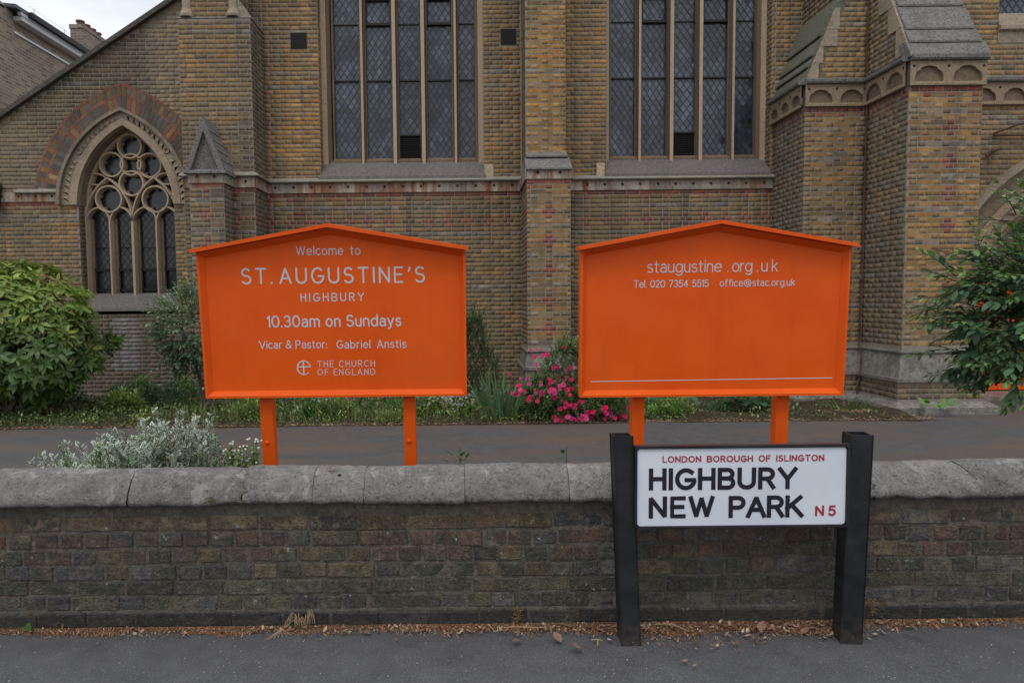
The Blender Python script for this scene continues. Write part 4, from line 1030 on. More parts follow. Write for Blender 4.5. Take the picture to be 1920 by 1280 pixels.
for q, (ty, pal) in enumerate(rowsW):
    x = -3.6 + rnd.uniform(0, .1); z = .010 + q*CH
    while x < 3.9:
        k = ty
        if rnd.random() < (.10 if ty == 's' else .07): k = 'h' if ty == 's' else 's'
        ln = .214 if k == 's' else .102; me, m = rnd.choice(OB[k]); c = rnd.choice(WB[rnd.choice(pal)]); g = rnd.uniform(.65, 1.45); c = tuple(v*g for v in c)
        dy = rnd.uniform(-.003, .003) - (.012 if q == 0 else 0); sc = rnd.uniform(.97, 1.02); rt = rnd.gauss(0, .014); dz = .004*math.sin(x*3+q)+rnd.uniform(-.003, .003)
        if -2.42 < x < 2.72 and cnt < 298:
            o = link(me, 'brick', bw, Vector((x, YW+dy, z+dz))-bo); o.scale = (sc, 1, rnd.uniform(.96, 1.03)); o.rotation_euler = (rnd.uniform(-.02, .02), rt, rnd.uniform(-.02, .02)); o.color = (*c, 1); cnt += 1
        else:
            V = np.array(m.v)*np.array([sc, 1, 1])+np.array([x, YW+dy, z+dz]); Fq = np.array([f for f in m.f]); mass.append((V, Fq, np.tile(np.array(c), (len(Fq), 1))))
        x += ln*sc + rnd.uniform(.010, .016)
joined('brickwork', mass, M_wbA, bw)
# pointing: an uneven skin of mortar the bricks sit in
nx, nz = 900, 78; X = np.linspace(-3.7, 4.0, nx); Z = np.linspace(-.02, .585, nz)
V = []
for z in Z:
    for x in X:
        v = noise.noise(Vector((x*22, z*30, 1.)))*.0035 + noise.noise(Vector((x*70, z*70, 5.)))*.0020 + noise.noise(Vector((x*5, z*7, 9.)))*.0025
        V.append((x, YW+.0042-v + (-.012 if z < .085 else 0), z))
F = [(j*nx+i, j*nx+i+1, (j+1)*nx+i+1, (j+1)*nx+i) for j in range(nz-1) for i in range(nx-1)]
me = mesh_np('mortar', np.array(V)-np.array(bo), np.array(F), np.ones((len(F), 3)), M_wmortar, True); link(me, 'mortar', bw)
b = MB(); b.box(-40, -3.6, YW-.003, 3.36, -.3, .60); b.box(3.9, 40, YW-.003, 3.36, -.3, .60); b.box(-3.6, 3.9, YW+.03, 3.36, -.3, .60); b.build('core', M_wmortar, bw)
# coping stones
def profile():   # (y, z): front bottom, nose, slope, rounded crown, back
    return [(3.12, .578), (3.075, .576), (3.035, .580), (3.021, .590), (3.018, .606), (3.030, .640), (3.050, .672), (3.072, .700), (3.100, .720), (3.135, .731), (3.18, .727), (3.24, .710), (3.30, .685), (3.36, .655), (3.39, .63), (3.40, .58)]
jts = [-3.9, -3.1, -2.45, -1.55, -1.03, -.715, -.483, -.028, .445, .92, 1.42, 2.315, 2.95, 3.6, 4.2]
PR_ = profile()
for s in range(len(jts)-1):
    x0, x1 = jts[s]+.0009, jts[s+1]-.0009; n = max(8, int((x1-x0)/.012)); dzs = rnd.uniform(-.004, .004); dys = rnd.uniform(-.004, .004); tint = rnd.uniform(.86, 1.08)
    lean = -.10 if s == 10 else rnd.uniform(-.02, .02); leanr = -.10 if s == 9+1-0 and False else (.10 if s == 10 else 0)
    V = []
    for i in range(n+1):
        t = i/n; xx = x0+(x1-x0)*t; e = min(1, min(t, 1-t)*(x1-x0)/.010)
        for k, (y, z) in enumerate(PR_):
            nn = noise.noise(Vector((xx*9, y*14, z*14+s)))*.007 + noise.noise(Vector((xx*34, y*40, z*40)))*.0045 + noise.noise(Vector((xx*2.2, k*.3, s*3.)))*.006
            cy, cz = 3.2, .62; dy, dz = y-cy, z-cz; L_ = math.hypot(dy, dz); rr = nn - (1-e)*.003
            yy, z2 = y+dy/L_*rr+dys, z+dz/L_*rr+dzs
            if k in (1, 2, 3, 4): z2 += (abs(noise.noise(Vector((xx*6, 3., s*1.))))*.018+abs(noise.noise(Vector((xx*28, 3., s*1.))))*.010) * (1 if k < 4 else .5)
            xs = xx
            if jts[s+1] == 2.315: xs += t*(-.16*(z-.62)/.13*.5)
            if jts[s] == 2.315: xs += (1-t)*(-.16*(z-.62)/.13*.5)
            V.append((xs, yy, z2))
    m = len(PR_); F = [(i*m+k, (i+1)*m+k, (i+1)*m+k+1, i*m+k+1)[::-1] for i in range(n) for k in range(m-1)]
    Fl = F + [(i*m+m-1, (i+1)*m+m-1, (i+1)*m, i*m)[::-1] for i in range(n)]
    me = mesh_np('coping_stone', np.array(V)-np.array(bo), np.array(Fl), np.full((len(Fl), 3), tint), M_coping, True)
    bmv = len(V); link(me, 'coping_stone', bw)
    e_ = MB()
    e_.poly([V[k] for k in range(m)]); e_.poly([V[n*m+k] for k in range(m)][::-1])
    if s in (3, 4, 5, 6, 7, 8, 9, 10, 11): e_.build('coping_end', M_wmortar, bw)
b = MB(); b.box(-3.7, 4.1, YW+.001, 3.36, .58, .60); b.box(-40, -3.9, 3.03, 3.35, .58, .70); b.box(4.2, 40, 3.03, 3.35, .58, .70); b.build('bedding', M_wmortar, bw)
b = MB()
for x, z, r in ((-.893, .63, .024), (-.735, .675, .020), (-1.03, .62, .012), (1.93, .66, .012), (-.60, .70, .008)):   # moss cushions
    for k in range(26):
        a = rnd.uniform(0, 6.28); q = r*math.sqrt(rnd.random()); xx = x+q*math.cos(a)*1.2; zz_ = z+q*math.sin(a); yy = 3.02+max(0, (zz_-.606))*.62
        h = .006*(1-q/r*.6); b.poly([(xx-.005, yy, zz_-.004), (xx+.005, yy, zz_-.004), (xx, yy-h, zz_)]); b.poly([(xx+.005, yy, zz_-.004), (xx, yy, zz_+.006), (xx, yy-h, zz_)]); b.poly([(xx, yy, zz_+.006), (xx-.005, yy, zz_-.004), (xx, yy-h, zz_)])
b.build('moss', simple('moss', (.035, .032, .008), .95, .05, nz=.4, sc=80), bw, kind='stuff')

# ------------------------------------------------------------------ stroke lettering
def A_(cx, cy, rx, ry, a0, a1, n=None):
    n = n or max(4, int(abs(a1-a0)/11)); return [(cx+rx*math.cos(R_(a0+(a1-a0)*i/n)), cy+ry*math.sin(R_(a0+(a1-a0)*i/n))) for i in range(n+1)]
XH = .70
def bowl(cx, r=.29): return A_(cx, XH/2, r, XH/2, 0, 360)
G = {
 'A': (.72, [[(0, 0), (.36, 1), (.72, 0)], [(.13, .33), (.59, .33)]]),
 'B': (.62, [[(0, 0), (0, 1)], [(.05, 1), (.36, 1)] + A_(.36, .76, .22, .24, 90, -90) + [(.05, .52)], [(.36, .52), (.38, .52)] + A_(.38, .26, .24, .26, 90, -90) + [(.05, 0)]]),
 'C': (.70, [A_(.40, .5, .40, .5, 48, 312)]),
 'D': (.72, [[(0, 0), (0, 1), (.28, 1)] + A_(.28, .5, .44, .5, 90, -90) + [(0, 0)]]),
 'E': (.52, [[(.52, 1), (0, 1), (0, 0), (.52, 0)], [(0, .52), (.46, .52)]]),
 'F': (.50, [[(.50, 1), (0, 1), (0, 0)], [(0, .50), (.44, .50)]]),
 'G': (.76, [A_(.40, .5, .40, .5, 50, 345) + [(.78, .45), (.44, .45)]]),
 'H': (.62, [[(0, 0), (0, 1)], [(.62, 0), (.62, 1)], [(0, .52), (.62, .52)]]),
 'I': (.0, [[(0, 0), (0, 1)]]),
 'K': (.62, [[(0, 0), (0, 1)], [(.58, 1), (0, .40)], [(.20, .58), (.64, 0)]]),
 'L': (.48, [[(0, 1), (0, 0), (.48, 0)]]),
 'N': (.64, [[(0, 0), (0, 1), (.64, 0), (.64, 1)]]),
 'O': (.80, [A_(.40, .5, .40, .5, 0, 360)]),
 'P': (.58, [[(0, 0), (0, 1)], [(.05, 1), (.33, 1)] + A_(.33, .73, .25, .27, 90, -90) + [(.05, .46)]]),
 'R': (.62, [[(0, 0), (0, 1)], [(.05, 1), (.33, 1)] + A_(.33, .74, .25, .26, 90, -90) + [(.05, .48)], [(.34, .46), (.60, 0)]]),
 'S': (.58, [A_(.29, .75, .26, .25, 35, 230) + A_(.29, .26, .29, .26, 60, -150)]),
 'T': (.64, [[(0, 1), (.64, 1)], [(.32, 1), (.32, 0)]]),
 'U': (.66, [[(0, 1), (0, .33)] + A_(.33, .33, .33, .33, 180, 360) + [(.66, 1)]]),
 'V': (.74, [[(0, 1), (.37, 0), (.74, 1)]]),
 'W': (.98, [[(0, 1), (.25, 0), (.49, .98), (.73, 0), (.98, 1)]]),
 'Y': (.70, [[(0, 1), (.35, .45), (.70, 1)], [(.35, .45), (.35, 0)]]),
 'a': (.48, [A_(.25, .47, .22, .23, 150, 0) + [(.47, .42), (.47, 0)], A_(.23, .20, .23, .20, 55, 320) + [(.47, .12)], [(.47, .40), (.33, .40)] ]),
 'b': (.54, [[(0, 1.02), (0, 0)], A_(.28, .35, .26, .35, 0, 360)]),
 'c': (.48, [A_(.28, .35, .28, .35, 48, 312)]),
 'd': (.54, [[(.54, 1.02), (.54, 0)], A_(.27, .35, .27, .35, 0, 360)]),
 'e': (.56, [[(.02, .37), (.56, .37)] + A_(.28, .35, .28, .35, 4, 318)]),
 'f': (.34, [[(.36, 1.02)] + A_(.28, .86, .14, .16, 90, 180) + [(.14, 0)], [(0, .68), (.34, .68)]]),
 'g': (.54, [[(.54, .70), (.54, -.08)] + A_(.27, -.06, .27, .22, 0, -150), A_(.27, .35, .27, .35, 0, 360)]),
 'i': (.0, [[(0, 0), (0, .70)], [(0, .93), (0, .97)]]),
 'k': (.46, [[(0, 1.02), (0, 0)], [(.42, .70), (0, .28)], [(.14, .42), (.46, 0)]]),
 'l': (.0, [[(0, 0), (0, 1.02)]]),
 'm': (.84, [[(0, 0), (0, .70)], [(0, .48)] + A_(.21, .48, .21, .22, 180, 0) + [(.42, 0)], [(.42, .48)] + A_(.63, .48, .21, .22, 180, 0) + [(.84, 0)]]),
 'n': (.46, [[(0, 0), (0, .70)], [(0, .46)] + A_(.23, .46, .23, .24, 180, 0) + [(.46, 0)]]),
 'o': (.54, [A_(.27, .35, .27, .35, 0, 360)]),
 'r': (.30, [[(0, 0), (0, .70)], [(0, .42)] + A_(.24, .42, .24, .28, 180, 80)]),
 's': (.42, [A_(.21, .52, .19, .18, 35, 230) + A_(.21, .19, .21, .19, 60, -150)]),
 't': (.32, [[(.13, .95), (.13, .12)] + A_(.25, .12, .12, .12, 180, 280), [(0, .68), (.32, .68)]]),
 'u': (.46, [[(0, .70), (0, .24)] + A_(.23, .24, .23, .24, 180, 360) + [(.46, .70)], [(.46, .3), (.46, 0)]]),
 'y': (.50, [[(0, .70), (.26, .02)], [(.50, .70), (.20, -.14)] + A_(.08, -.14, .12, .10, -10, -100)]),
 '0': (.60, [A_(.30, .5, .30, .5, 0, 360)]), '1': (.18, [[(0, .78), (.18, 1), (.18, 0)]]),
 '2': (.54, [A_(.27, .72, .26, .28, 165, -30) + [(0, 0), (.54, 0)]]),
 '3': (.54, [A_(.26, .75, .24, .25, 150, -90) + A_(.27, .25, .27, .25, 90, -150)]),
 '4': (.58, [[(.44, 0), (.44, 1), (0, .28), (.58, .28)]]),
 '5': (.54, [[(.50, 1), (.10, 1), (.04, .52)] + A_(.26, .32, .28, .32, 125, -150)]),
 '7': (.52, [[(0, 1), (.52, 1), (.14, 0)]]),
 '&': (.68, [[(.68, 0), (.16, .68)] + A_(.31, .80, .17, .20, 205, -30) + [(.12, .46)] + A_(.25, .25, .25, .25, 140, 320) + [(.64, .48)]]),
 '@': (1.05, [A_(.50, .42, .20, .22, 0, 360), [(.70, .62), (.70, .30)] + A_(.82, .30, .12, .10, 180, 300) + A_(.52, .42, .52, .52, -8, 320)]),
 '.': (.0, [[(0, .0), (0, .04)]]), ':': (.0, [[(0, .0), (0, .04)], [(0, .50), (0, .54)]]), "'": (.10, [[(.10, 1.0), (.08, .86), (.02, .74)]]),
}
GAP = {'tight': .20}
def strokes(s, sp, wsp):
    x = 0; out = []; prev = None
    for ch in s:
        if ch == ' ': x += wsp; continue
        w, st = G[ch]; out += [[(x+p[0], p[1]) for p in q] for q in st]; x += w + sp
    return out, x-sp
def letters(b, s, x0, x1, z0, cap, wt, sp=.30, wsp=.34, rounded=True, wide=1.):
    """text drawn as ribbons between x0 and x1, baseline z0, capital height cap, stroke width wt"""
    ng = len([c for c in s if c != ' '])-1; ns = s.count(' ')
    st, wd = strokes(s, sp, wsp); want = (x1-x0)/cap
    k = (cap-wt)/cap; want -= wt/cap; x0 = x0+wt/2
    # adjust spacing first, squeeze the shapes only if needed
    k *= wide; base_w = sum(G[c][0] for c in s if c != ' '); free = want - base_w*k
    tot = sp*ng + wsp*ns
    f = free/tot if tot else 1
    if f < .62: k = (want-.62*tot)/base_w; f = .62
    st = []; x = 0
    for ch in s:
        if ch == ' ': x += wsp*f; continue
        w, ss = G[ch]; st += [[(x+p[0]*k, p[1]) for p in q] for q in ss]; x += w*k + sp*f
    h = wt/2; d = 0; parts = []
    for q in st:     # strokes are cut where they turn sharply, so every piece keeps its full width
        if len(q) > 3 and math.hypot(q[0][0]-q[-1][0], q[0][1]-q[-1][1]) < 1e-6 and len(q) > 12: parts.append((q, 0, 0)); continue
        cur = [q[0]]; e0 = 1
        for i in range(1, len(q)):
            cur.append(q[i])
            if i < len(q)-1:
                a1 = Vector((q[i][0]-q[i-1][0], q[i][1]-q[i-1][1])); a2 = Vector((q[i+1][0]-q[i][0], q[i+1][1]-q[i][1]))
                if a1.length > 1e-5 and a2.length > 1e-5 and a1.angle(a2) > 1.75: parts.append((cur, e0, .35)); cur = [q[i]]; e0 = .35
        parts.append((cur, e0, 1))
    for q, e0, e1 in parts:
        d += 1; y = -.00012*(d % 7)
        pts = [(x0+p[0]*cap, z0+h + p[1]*(cap-wt)) for p in q]
        closed = math.hypot(pts[0][0]-pts[-1][0], pts[0][1]-pts[-1][1]) < 1e-6 and len(pts) > 3
        if closed: pts = pts[:-1]
        cl = [pts[0]]
        for p in pts[1:]:
            if math.hypot(p[0]-cl[-1][0], p[1]-cl[-1][1]) > 1e-5: cl.append(p)
        pts = cl; n = len(pts); base = len(b.v)
        if not closed and not rounded and n > 1:
            v0 = (Vector(pts[0])-Vector(pts[1])).normalized()*h*e0; v1 = (Vector(pts[-1])-Vector(pts[-2])).normalized()*h*e1
            pts = [(pts[0][0]+v0.x, pts[0][1]+v0.y)] + pts[1:-1] + [(pts[-1][0]+v1.x, pts[-1][1]+v1.y)]
        if n < 2: continue
        for i in range(n):
            p = Vector(pts[i]); a = Vector(pts[(i-1) % n]) if (closed or i) else None; c = Vector(pts[(i+1) % n]) if (closed or i < n-1) else None
            d0 = (p-a).normalized() if a is not None else (c-p).normalized(); d1 = (c-p).normalized() if c is not None else d0
            m = d0+d1; m = m.normalized() if m.length > 1e-4 else d0; nn = Vector((-m.y, m.x)); cs = max(.80, nn.dot(Vector((-d0.y, d0.x)))); nn = nn*(h/cs)
            for sg in (1, -1): b.v.append((p.x+nn.x*sg, y-i*.000012, p.y+nn.y*sg))
        for i in range(n if closed else n-1):
            A = base+2*i; B_ = base+2*((i+1) % n); b.f.append((A, A+1, B_+1, B_)); b.c.append((1, 1, 1))
        if not closed and rounded:
            for p, o in ((pts[0], pts[1]), (pts[-1], pts[-2])):
                dd = Vector((p[0]-o[0], p[1]-o[1])).normalized(); a0 = math.atan2(dd.y, dd.x)
                b.poly([(p[0]+h*math.cos(a0+t), y-.0004, p[1]+h*math.sin(a0+t)) for t in [-math.pi/2+math.pi*i/7 for i in range(8)]])

# ------------------------------------------------------------------ orange notice boards
def notice_board(xc, y0, th, apexx, W2_, zb, ze, za, label, leg_x, zbol):
    root = thing('notice_board', (xc, y0, GZ), label, 'notice board', 'orange church notice boards'); root.rotation_euler.x = R_(th)
    xl, xr = W2_
    B = lambda bb, nm, mt=M_orange, par=root, **k: bb.build(nm, mt, par, local=True, **k)
    b = MB(); f = lambda p, t: (p[0], t, p[1])
    b.prism([(xl+.03, zb+.03), (xr-.03, zb+.03), (xr-.03, ze-.02), (apexx, za-.03), (xl+.03, ze-.02)], f, .000, .018); panel = B(b, 'panel')
    o, w, dp = .013, .026, -.034     # flat edge, chamfer width, how far the frame stands forward
    O = [(xl, zb), (xr, zb), (xr, ze), (apexx, za), (xl, ze)]
    sl = (za-ze)/((xr-xl)/2)
    I1 = [(xl+o, zb+o), (xr-o, zb+o), (xr-o, ze+o*sl-o*1.03), (apexx, za-o*1.03), (xl+o, ze+o*sl-o*1.03)]
    q = o+w; I2 = [(xl+q, zb+q), (xr-q, zb+q), (xr-q, ze+q*sl-q*1.03), (apexx, za-q*1.03), (xl+q, ze+q*sl-q*1.03)]
    for i, nm in enumerate(('frame_rail', 'frame_rail', 'frame_rail', 'frame_rail', 'frame_rail')):
        j = (i+1) % 5; b = MB(); T = lambda p, y: (p[0], y, p[1])
        b.poly([T(O[i], dp), T(O[j], dp), T(I1[j], dp), T(I1[i], dp)]); b.poly([T(I1[i], dp), T(I1[j], dp), T(I2[j], -.001), T(I2[i], -.001)])
        b.poly([T(O[i], .03), T(O[j], .03), T(O[j], dp), T(O[i], dp)]); b.poly([T(O[i], .03), T(O[j], .03), T(I2[j], .03), T(I2[i], .03)])
        B(b, nm)
    ov = .016; t = .022
    for s in (-1, 1):   # little gabled roof
        xe = xl-ov if s < 0 else xr+ov; zo = ze-ov*sl
        b = MB(); b.prism([(xe, zo+.002), (apexx, za+.002), (apexx, za+t+.002), (xe, zo+t+.002)], f, dp-.055, .06); B(b, 'roof_board')
    for (a, c) in leg_x:
        b = MB(); b.box(a, c, .0315, .107, -.1, ze-.06); lg = B(b, 'leg')
        b = MB(); xm = (a+c)/2-.005; b.tube([(xm, .034, zbol), (xm, .026, zbol), (xm, .021, zbol)], [.0135, .013, .007], 12); B(b, 'bolt', par=lg)
    return root, panel
def text(root, s, x0, x1, z, cap, wt, **k):
    b = MB(); letters(b, s, x0, x1, z, cap, wt, **k)
    o = b.build('lettering', M_letter, root, local=True, label='pale grey lettering reading ' + ' '.join(s.split())); o.location = (0, -.0012, 0); return o
bl, pl = notice_board(-.84, 4.293, 5.0, .014, (-.783, .822), 1.068, 1.955, 2.095, 'orange welcome notice board with service time and vicar lettering, left of the street name sign', [(-.474, -.398), (.422, .496)], .765)
text(pl, 'Welcome to', -.194, .193, 1.932, .057, .0062, sp=.2, wsp=.5)
text(pl, 'ST. AUGUSTINE\'S', -.533, .577, 1.762, .099, .0115, sp=.24, wsp=.12)
text(pl, 'HIGHBURY', -.180, .206, 1.654, .053, .0072, sp=.26)
text(pl, '10.30am on Sundays', -.392, .428, 1.498, .075, .0098, sp=.18, wsp=.28)
text(pl, 'Vicar & Pastor:', -.447, -.031, 1.367, .052, .0062, sp=.19, wsp=.3); text(pl, 'Gabriel Anstis', .027, .455, 1.364, .053, .0062, sp=.2, wsp=.5)
text(pl, 'THE CHURCH', -.095, .259, 1.2505, .040, .0045, sp=.36, wsp=.5, rounded=False); text(pl, 'OF ENGLAND', -.097, .259, 1.1985, .040, .0045, sp=.36, wsp=.5, rounded=False)
b = MB(); G['*'] = (1, [A_(.5, .5, .5, .5, 14, 322), [(.0, .56), (1.0, .56)], [(.44, 1.0), (.44, .0)], [(.56, .78), (.56, .22)]])
def emblem(b):   # cross within a rounded e
    cx, cz, r = -.179, 1.248, .040
    st = [(A_(cx, cz, r, r*1.06, 8, 318), .0085), ([(cx-r, cz+.006), (cx+r+.003, cz+.006)], .0065), ([(cx-.002, cz+r*1.05), (cx-.002, cz-r*1.05)], .0085)]
    for k, (pts, w) in enumerate(st):
        base = len(b.v)
        for i, p in enumerate(pts):
            a = Vector(pts[max(i-1, 0)]); c = Vector(pts[min(i+1, len(pts)-1)]); d = (c-a).normalized(); ww = w*(.55+.45*math.sin(math.pi*i/(len(pts)-1))) if len(pts) > 4 else w
            for sg in (1, -1): b.v.append((p[0]-d.y*ww/2*sg, -.0003*k, p[1]+d.x*ww/2*sg))
        for i in range(len(pts)-1): b.f.append((base+2*i, base+2*i+1, base+2*i+3, base+2*i+2)); b.c.append((1, 1, 1))
emblem(b); o = b.build('emblem', M_letter, pl, local=True, label='pale grey church emblem of a cross inside a round letter e'); o.location = (0, -.0012, 0)
br_, pr_ = notice_board(1.505, 4.263, 3.4, -.008, (-.828, .789), 1.045, 1.945, 2.088, 'orange notice board with web address and telephone lettering behind the street name sign', [(-.488, -.412), (.412, .488)], .60)
br_.rotation_euler.z = R_(-.6)
text(pr_, 'staugustine', -.421, .030, 1.803, .076, .0068, sp=.17); text(pr_, '.', .064, .066, 1.803, .076, .0068); text(pr_, 'org', .092, .214, 1.803, .076, .0068, sp=.17); text(pr_, '.', .242, .244, 1.803, .076, .0068); text(pr_, 'uk', .268, .369, 1.803, .076, .0068, sp=.2)
text(pr_, 'Tel. 020 7354 5515', -.501, -.046, 1.714, .046, .0055, sp=.16, wsp=.42); text(pr_, 'office@stac.org.uk', .020, .476, 1.716, .045, .0050, sp=.18)
b = MB(); b.poly([(-.755, -.0012, 1.136), (.733, -.0012, 1.146), (.733, -.0012, 1.151), (-.755, -.0012, 1.141)]); b.build('rule_line', M_letter, pr_, local=True)

# ------------------------------------------------------------------ street name sign
YS = 2.856
sg_ = thing('street_name_sign', (1.15, YS, 0), 'white street name plate with black and red lettering between two leaning black square posts', 'street sign')
so_ = wloc(sg_)
def hollow_post(bx, by, tx, ty, h, w, yaw):
    b = MB(); c, s = math.cos(yaw), math.sin(yaw); t = .005; bev = .004
    def sq(cx, cy, z, hw): 
        L_ = []
        for ax, ay in ((-1, -1), (1, -1), (1, 1), (-1, 1)):
            for e in ((1, 0), (0, 1)) if ax*ay > 0 else ((0, 1), (1, 0)):
                px_, py_ = ax*(hw-bev*e[0]), ay*(hw-bev*e[1]); L_.append((cx+px_*c-py_*s, cy+px_*s+py_*c, z))
        return L_
    A = sq(bx, by, -.02, w/2); B_ = sq(tx, ty, h, w/2); Ci = sq(tx, ty, h, w/2-t); Di = sq(tx+(bx-tx)*.3, ty+(by-ty)*.3, h*.7, w/2-t)
    for (P, Q) in ((A, B_), (B_, Ci), (Ci, Di)):
        for i in range(8): j = (i+1) % 8; b.poly([P[i], P[j], Q[j], Q[i]])
    b.poly(Di[::-1])
    return b.build('post', M_black, sg_)
hollow_post(.688, YS+.052, .646, YS+.035, .918, .086, 0.0)
hollow_post(1.640, YS+.050, 1.655, YS+.028, .914, .092, R_(-5))
xl, xr, zb, zt = .692, 1.600, .523, .878
b = MB()
b.box(xl, xr, YS-.022, YS+.012, zt-.012, zt); b.box(xl+.008, xr-.004, YS-.022, YS+.012, zb, zb+.010); b.box(xl, xl+.010, YS-.022, YS+.012, zb+.0101, zt-.0121); b.box(xr-.014, xr, YS-.022, YS+.012, zb+.0101, zt-.0121)
b.box(xl+.006, xr-.004, YS+.006, YS+.010, zb+.006, zt-.006); b.build('frame', M_black, sg_)
b = MB(); r = .014; x0, x1, z0, z1 = xl+.0115, xr-.0155, zb+.0115, zt-.0135; pts = []
for cx, cz, a in ((x1-r, z0+r, -90), (x1-r, z1-r, 0), (x0+r, z1-r, 90), (x0+r, z0+r, 180)): pts += [(cx+r*math.cos(R_(a+i*15)), cz+r*math.sin(R_(a+i*15))) for i in range(7)]
b.prism(pts, xz, YS-.014, YS-.002); plate = b.build('plate', M_plate, sg_)
def stext(s, x0, x1, z, cap, wt, mt, **k):
    b = MB(); letters(b, s, x0, x1, z, cap, wt, rounded=False, wide=1.2, **k)
    o = b.build('lettering', mt, plate, local=True, label=('red' if mt is M_red else 'black') + ' lettering reading ' + s); o.location = Vector((0, YS-.0152, 0))-so_; return o
stext('LONDON BOROUGH OF ISLINGTON', .809, 1.491, .806, .0285, .0054, M_red, sp=.28, wsp=.62)
stext('HIGHBURY', .752, 1.379, .688, .0945, .0185, M_ink, sp=.30); stext('NEW', .752, 1.030, .567, .0955, .0185, M_ink, sp=.25); stext('PARK', 1.090, 1.406, .566, .0955, .0185, M_ink, sp=.22)
stext('N5', 1.457, 1.545, .570, .0465, .0088, M_red, sp=.26)
b = MB()
for z in (.865, .775): b.tube([(1.6015, YS-.023, z), (1.6015, YS-.028, z)], [.005, .003], 8)
b.build('rivet', M_iron, sg_)

# ------------------------------------------------------------------ vegetation
def leaf_T(ln, w, fold=.12, curl=.25, segs=4, edge=None, serr=0):
    """pointed leaf: verts, tris, face colours (relative)"""
    prof = {4: [(0, .02), (.22, .62), (.5, 1.), (.78, .62), (1, .0)], 3: [(0, .05), (.35, .95), (.72, .75), (1, 0)], 2: [(0, 0), (.5, 1), (1, 0)]}[segs]
    v, f, c = [], [], []
    for (t, k) in prof:
        z = -curl*ln*t*t; hw = w/2*k
        v += [(-hw, ln*t, z+fold*hw*1.4), (0, ln*t, z), (hw, ln*t, z+fold*hw*1.4)]
    for i in range(len(prof)-1):
        a = 3*i; q = [(a, a+1, a+4), (a, a+4, a+3), (a+1, a+2, a+5), (a+1, a+5, a+4)]
        for t3 in q:
            p = [np.array(v[k]) for k in t3]
            if np.linalg.norm(np.cross(p[1]-p[0], p[2]-p[0])) > 1e-9: f.append(t3); c.append((1, 1, 1))
    return np.array(v, float), np.array(f), np.array(c, float)
def varieg_T(ln, w, cream=(1, 1, 1), green=(.3, .4, .3)):
    v = [(0, 0, 0), (-w*.5, ln*.5, .002), (w*.5, ln*.5, .002), (0, ln, 0), (-w*.28, ln*.48, -.001), (w*.28, ln*.48, -.001), (0, ln*.85, -.001), (0, ln*.08, -.001)]
    f = [(7, 5, 4), (4, 5, 6), (0, 7, 4), (0, 4, 1), (0, 2, 5), (0, 5, 7), (1, 4, 3), (4, 6, 3), (2, 3, 5), (5, 3, 6)]
    c = [green, green] + [cream]*8
    return np.array(v, float), np.array(f), np.array(c, float)
def frame(d, up=None, roll=0.):
    d = Vector(d).normalized(); up = Vector(up or (0, 0, 1)); x = d.cross(up)
    if x.length < 1e-3: x = Vector((1, 0, 0))
    x.normalize(); z = x.cross(d)
    if roll: q = Matrix.Rotation(roll, 3, d); x = q @ x; z = q @ z
    return np.array([[x.x, d.x, z.x], [x.y, d.y, z.y], [x.z, d.z, z.z]])
class Leaves:
    def __init__(s): s.M = []; s.P = []; s.C = []; s.S = []
    def add(s, p, d, sc, c, up=None, roll=0.): s.M.append(frame(d, up, roll)*sc); s.P.append(tuple(p)); s.C.append(c); s.S.append(sc)
    def emit(s, T, mat_mass, parent, name='foliage', single=0, mat_single=None, sname='leaf', score=None):
        M = np.array(s.M); P = np.array(s.P); C = np.array(s.C); n = len(P)
        idx = np.arange(n); pick_ = []
        if single:
            sc = np.array([score(P[i], M[i]) for i in range(n)]) if score else np.array(s.S)
            pick_ = list(np.argsort(-sc)[:single]); keep = np.ones(n, bool); keep[pick_] = False; idx = idx[keep]
        if len(idx): joined(name, [scatter(T, M[idx], P[idx], C[idx])], mat_mass, parent)
        if len(pick_):
            me = mesh_np(sname, T[0], T[1], T[2], mat_single, False); off = np.array(wloc(parent))
            for i in pick_:
                o = link(me, sname, parent); m4 = Matrix.Identity(4)
                for r in range(3):
                    for k in range(3): m4[r][k] = M[i][r][k]
                    m4[r][3] = P[i][r]-off[r]
                o.matrix_local = m4; o.color = (*C[i], 1)
def vr(c, k=.25):
    g = rnd.uniform(1-k, 1+k); h = rnd.uniform(-.07, .07); return (c[0]*g*(1+h*1.5), c[1]*g, c[2]*g*(1-h))
def mixc(a, b, t): return tuple(x*(1-t)+y*t for x, y in zip(a, b))
def lump(d, seed, amp=.22, f=1.6): return 1+amp*noise.noise(Vector(d)*f+Vector((seed, 0, 0)))
def vdir():
    while 1:
        v = Vector((rnd.uniform(-1, 1), rnd.uniform(-1, 1), rnd.uniform(-1, 1)))
        if .1 < v.length < 1: return v.normalized()
toward = lambda P, M: (1.4-P[1]*.13) + .25*P[2]*.2 + rnd.random()*.2

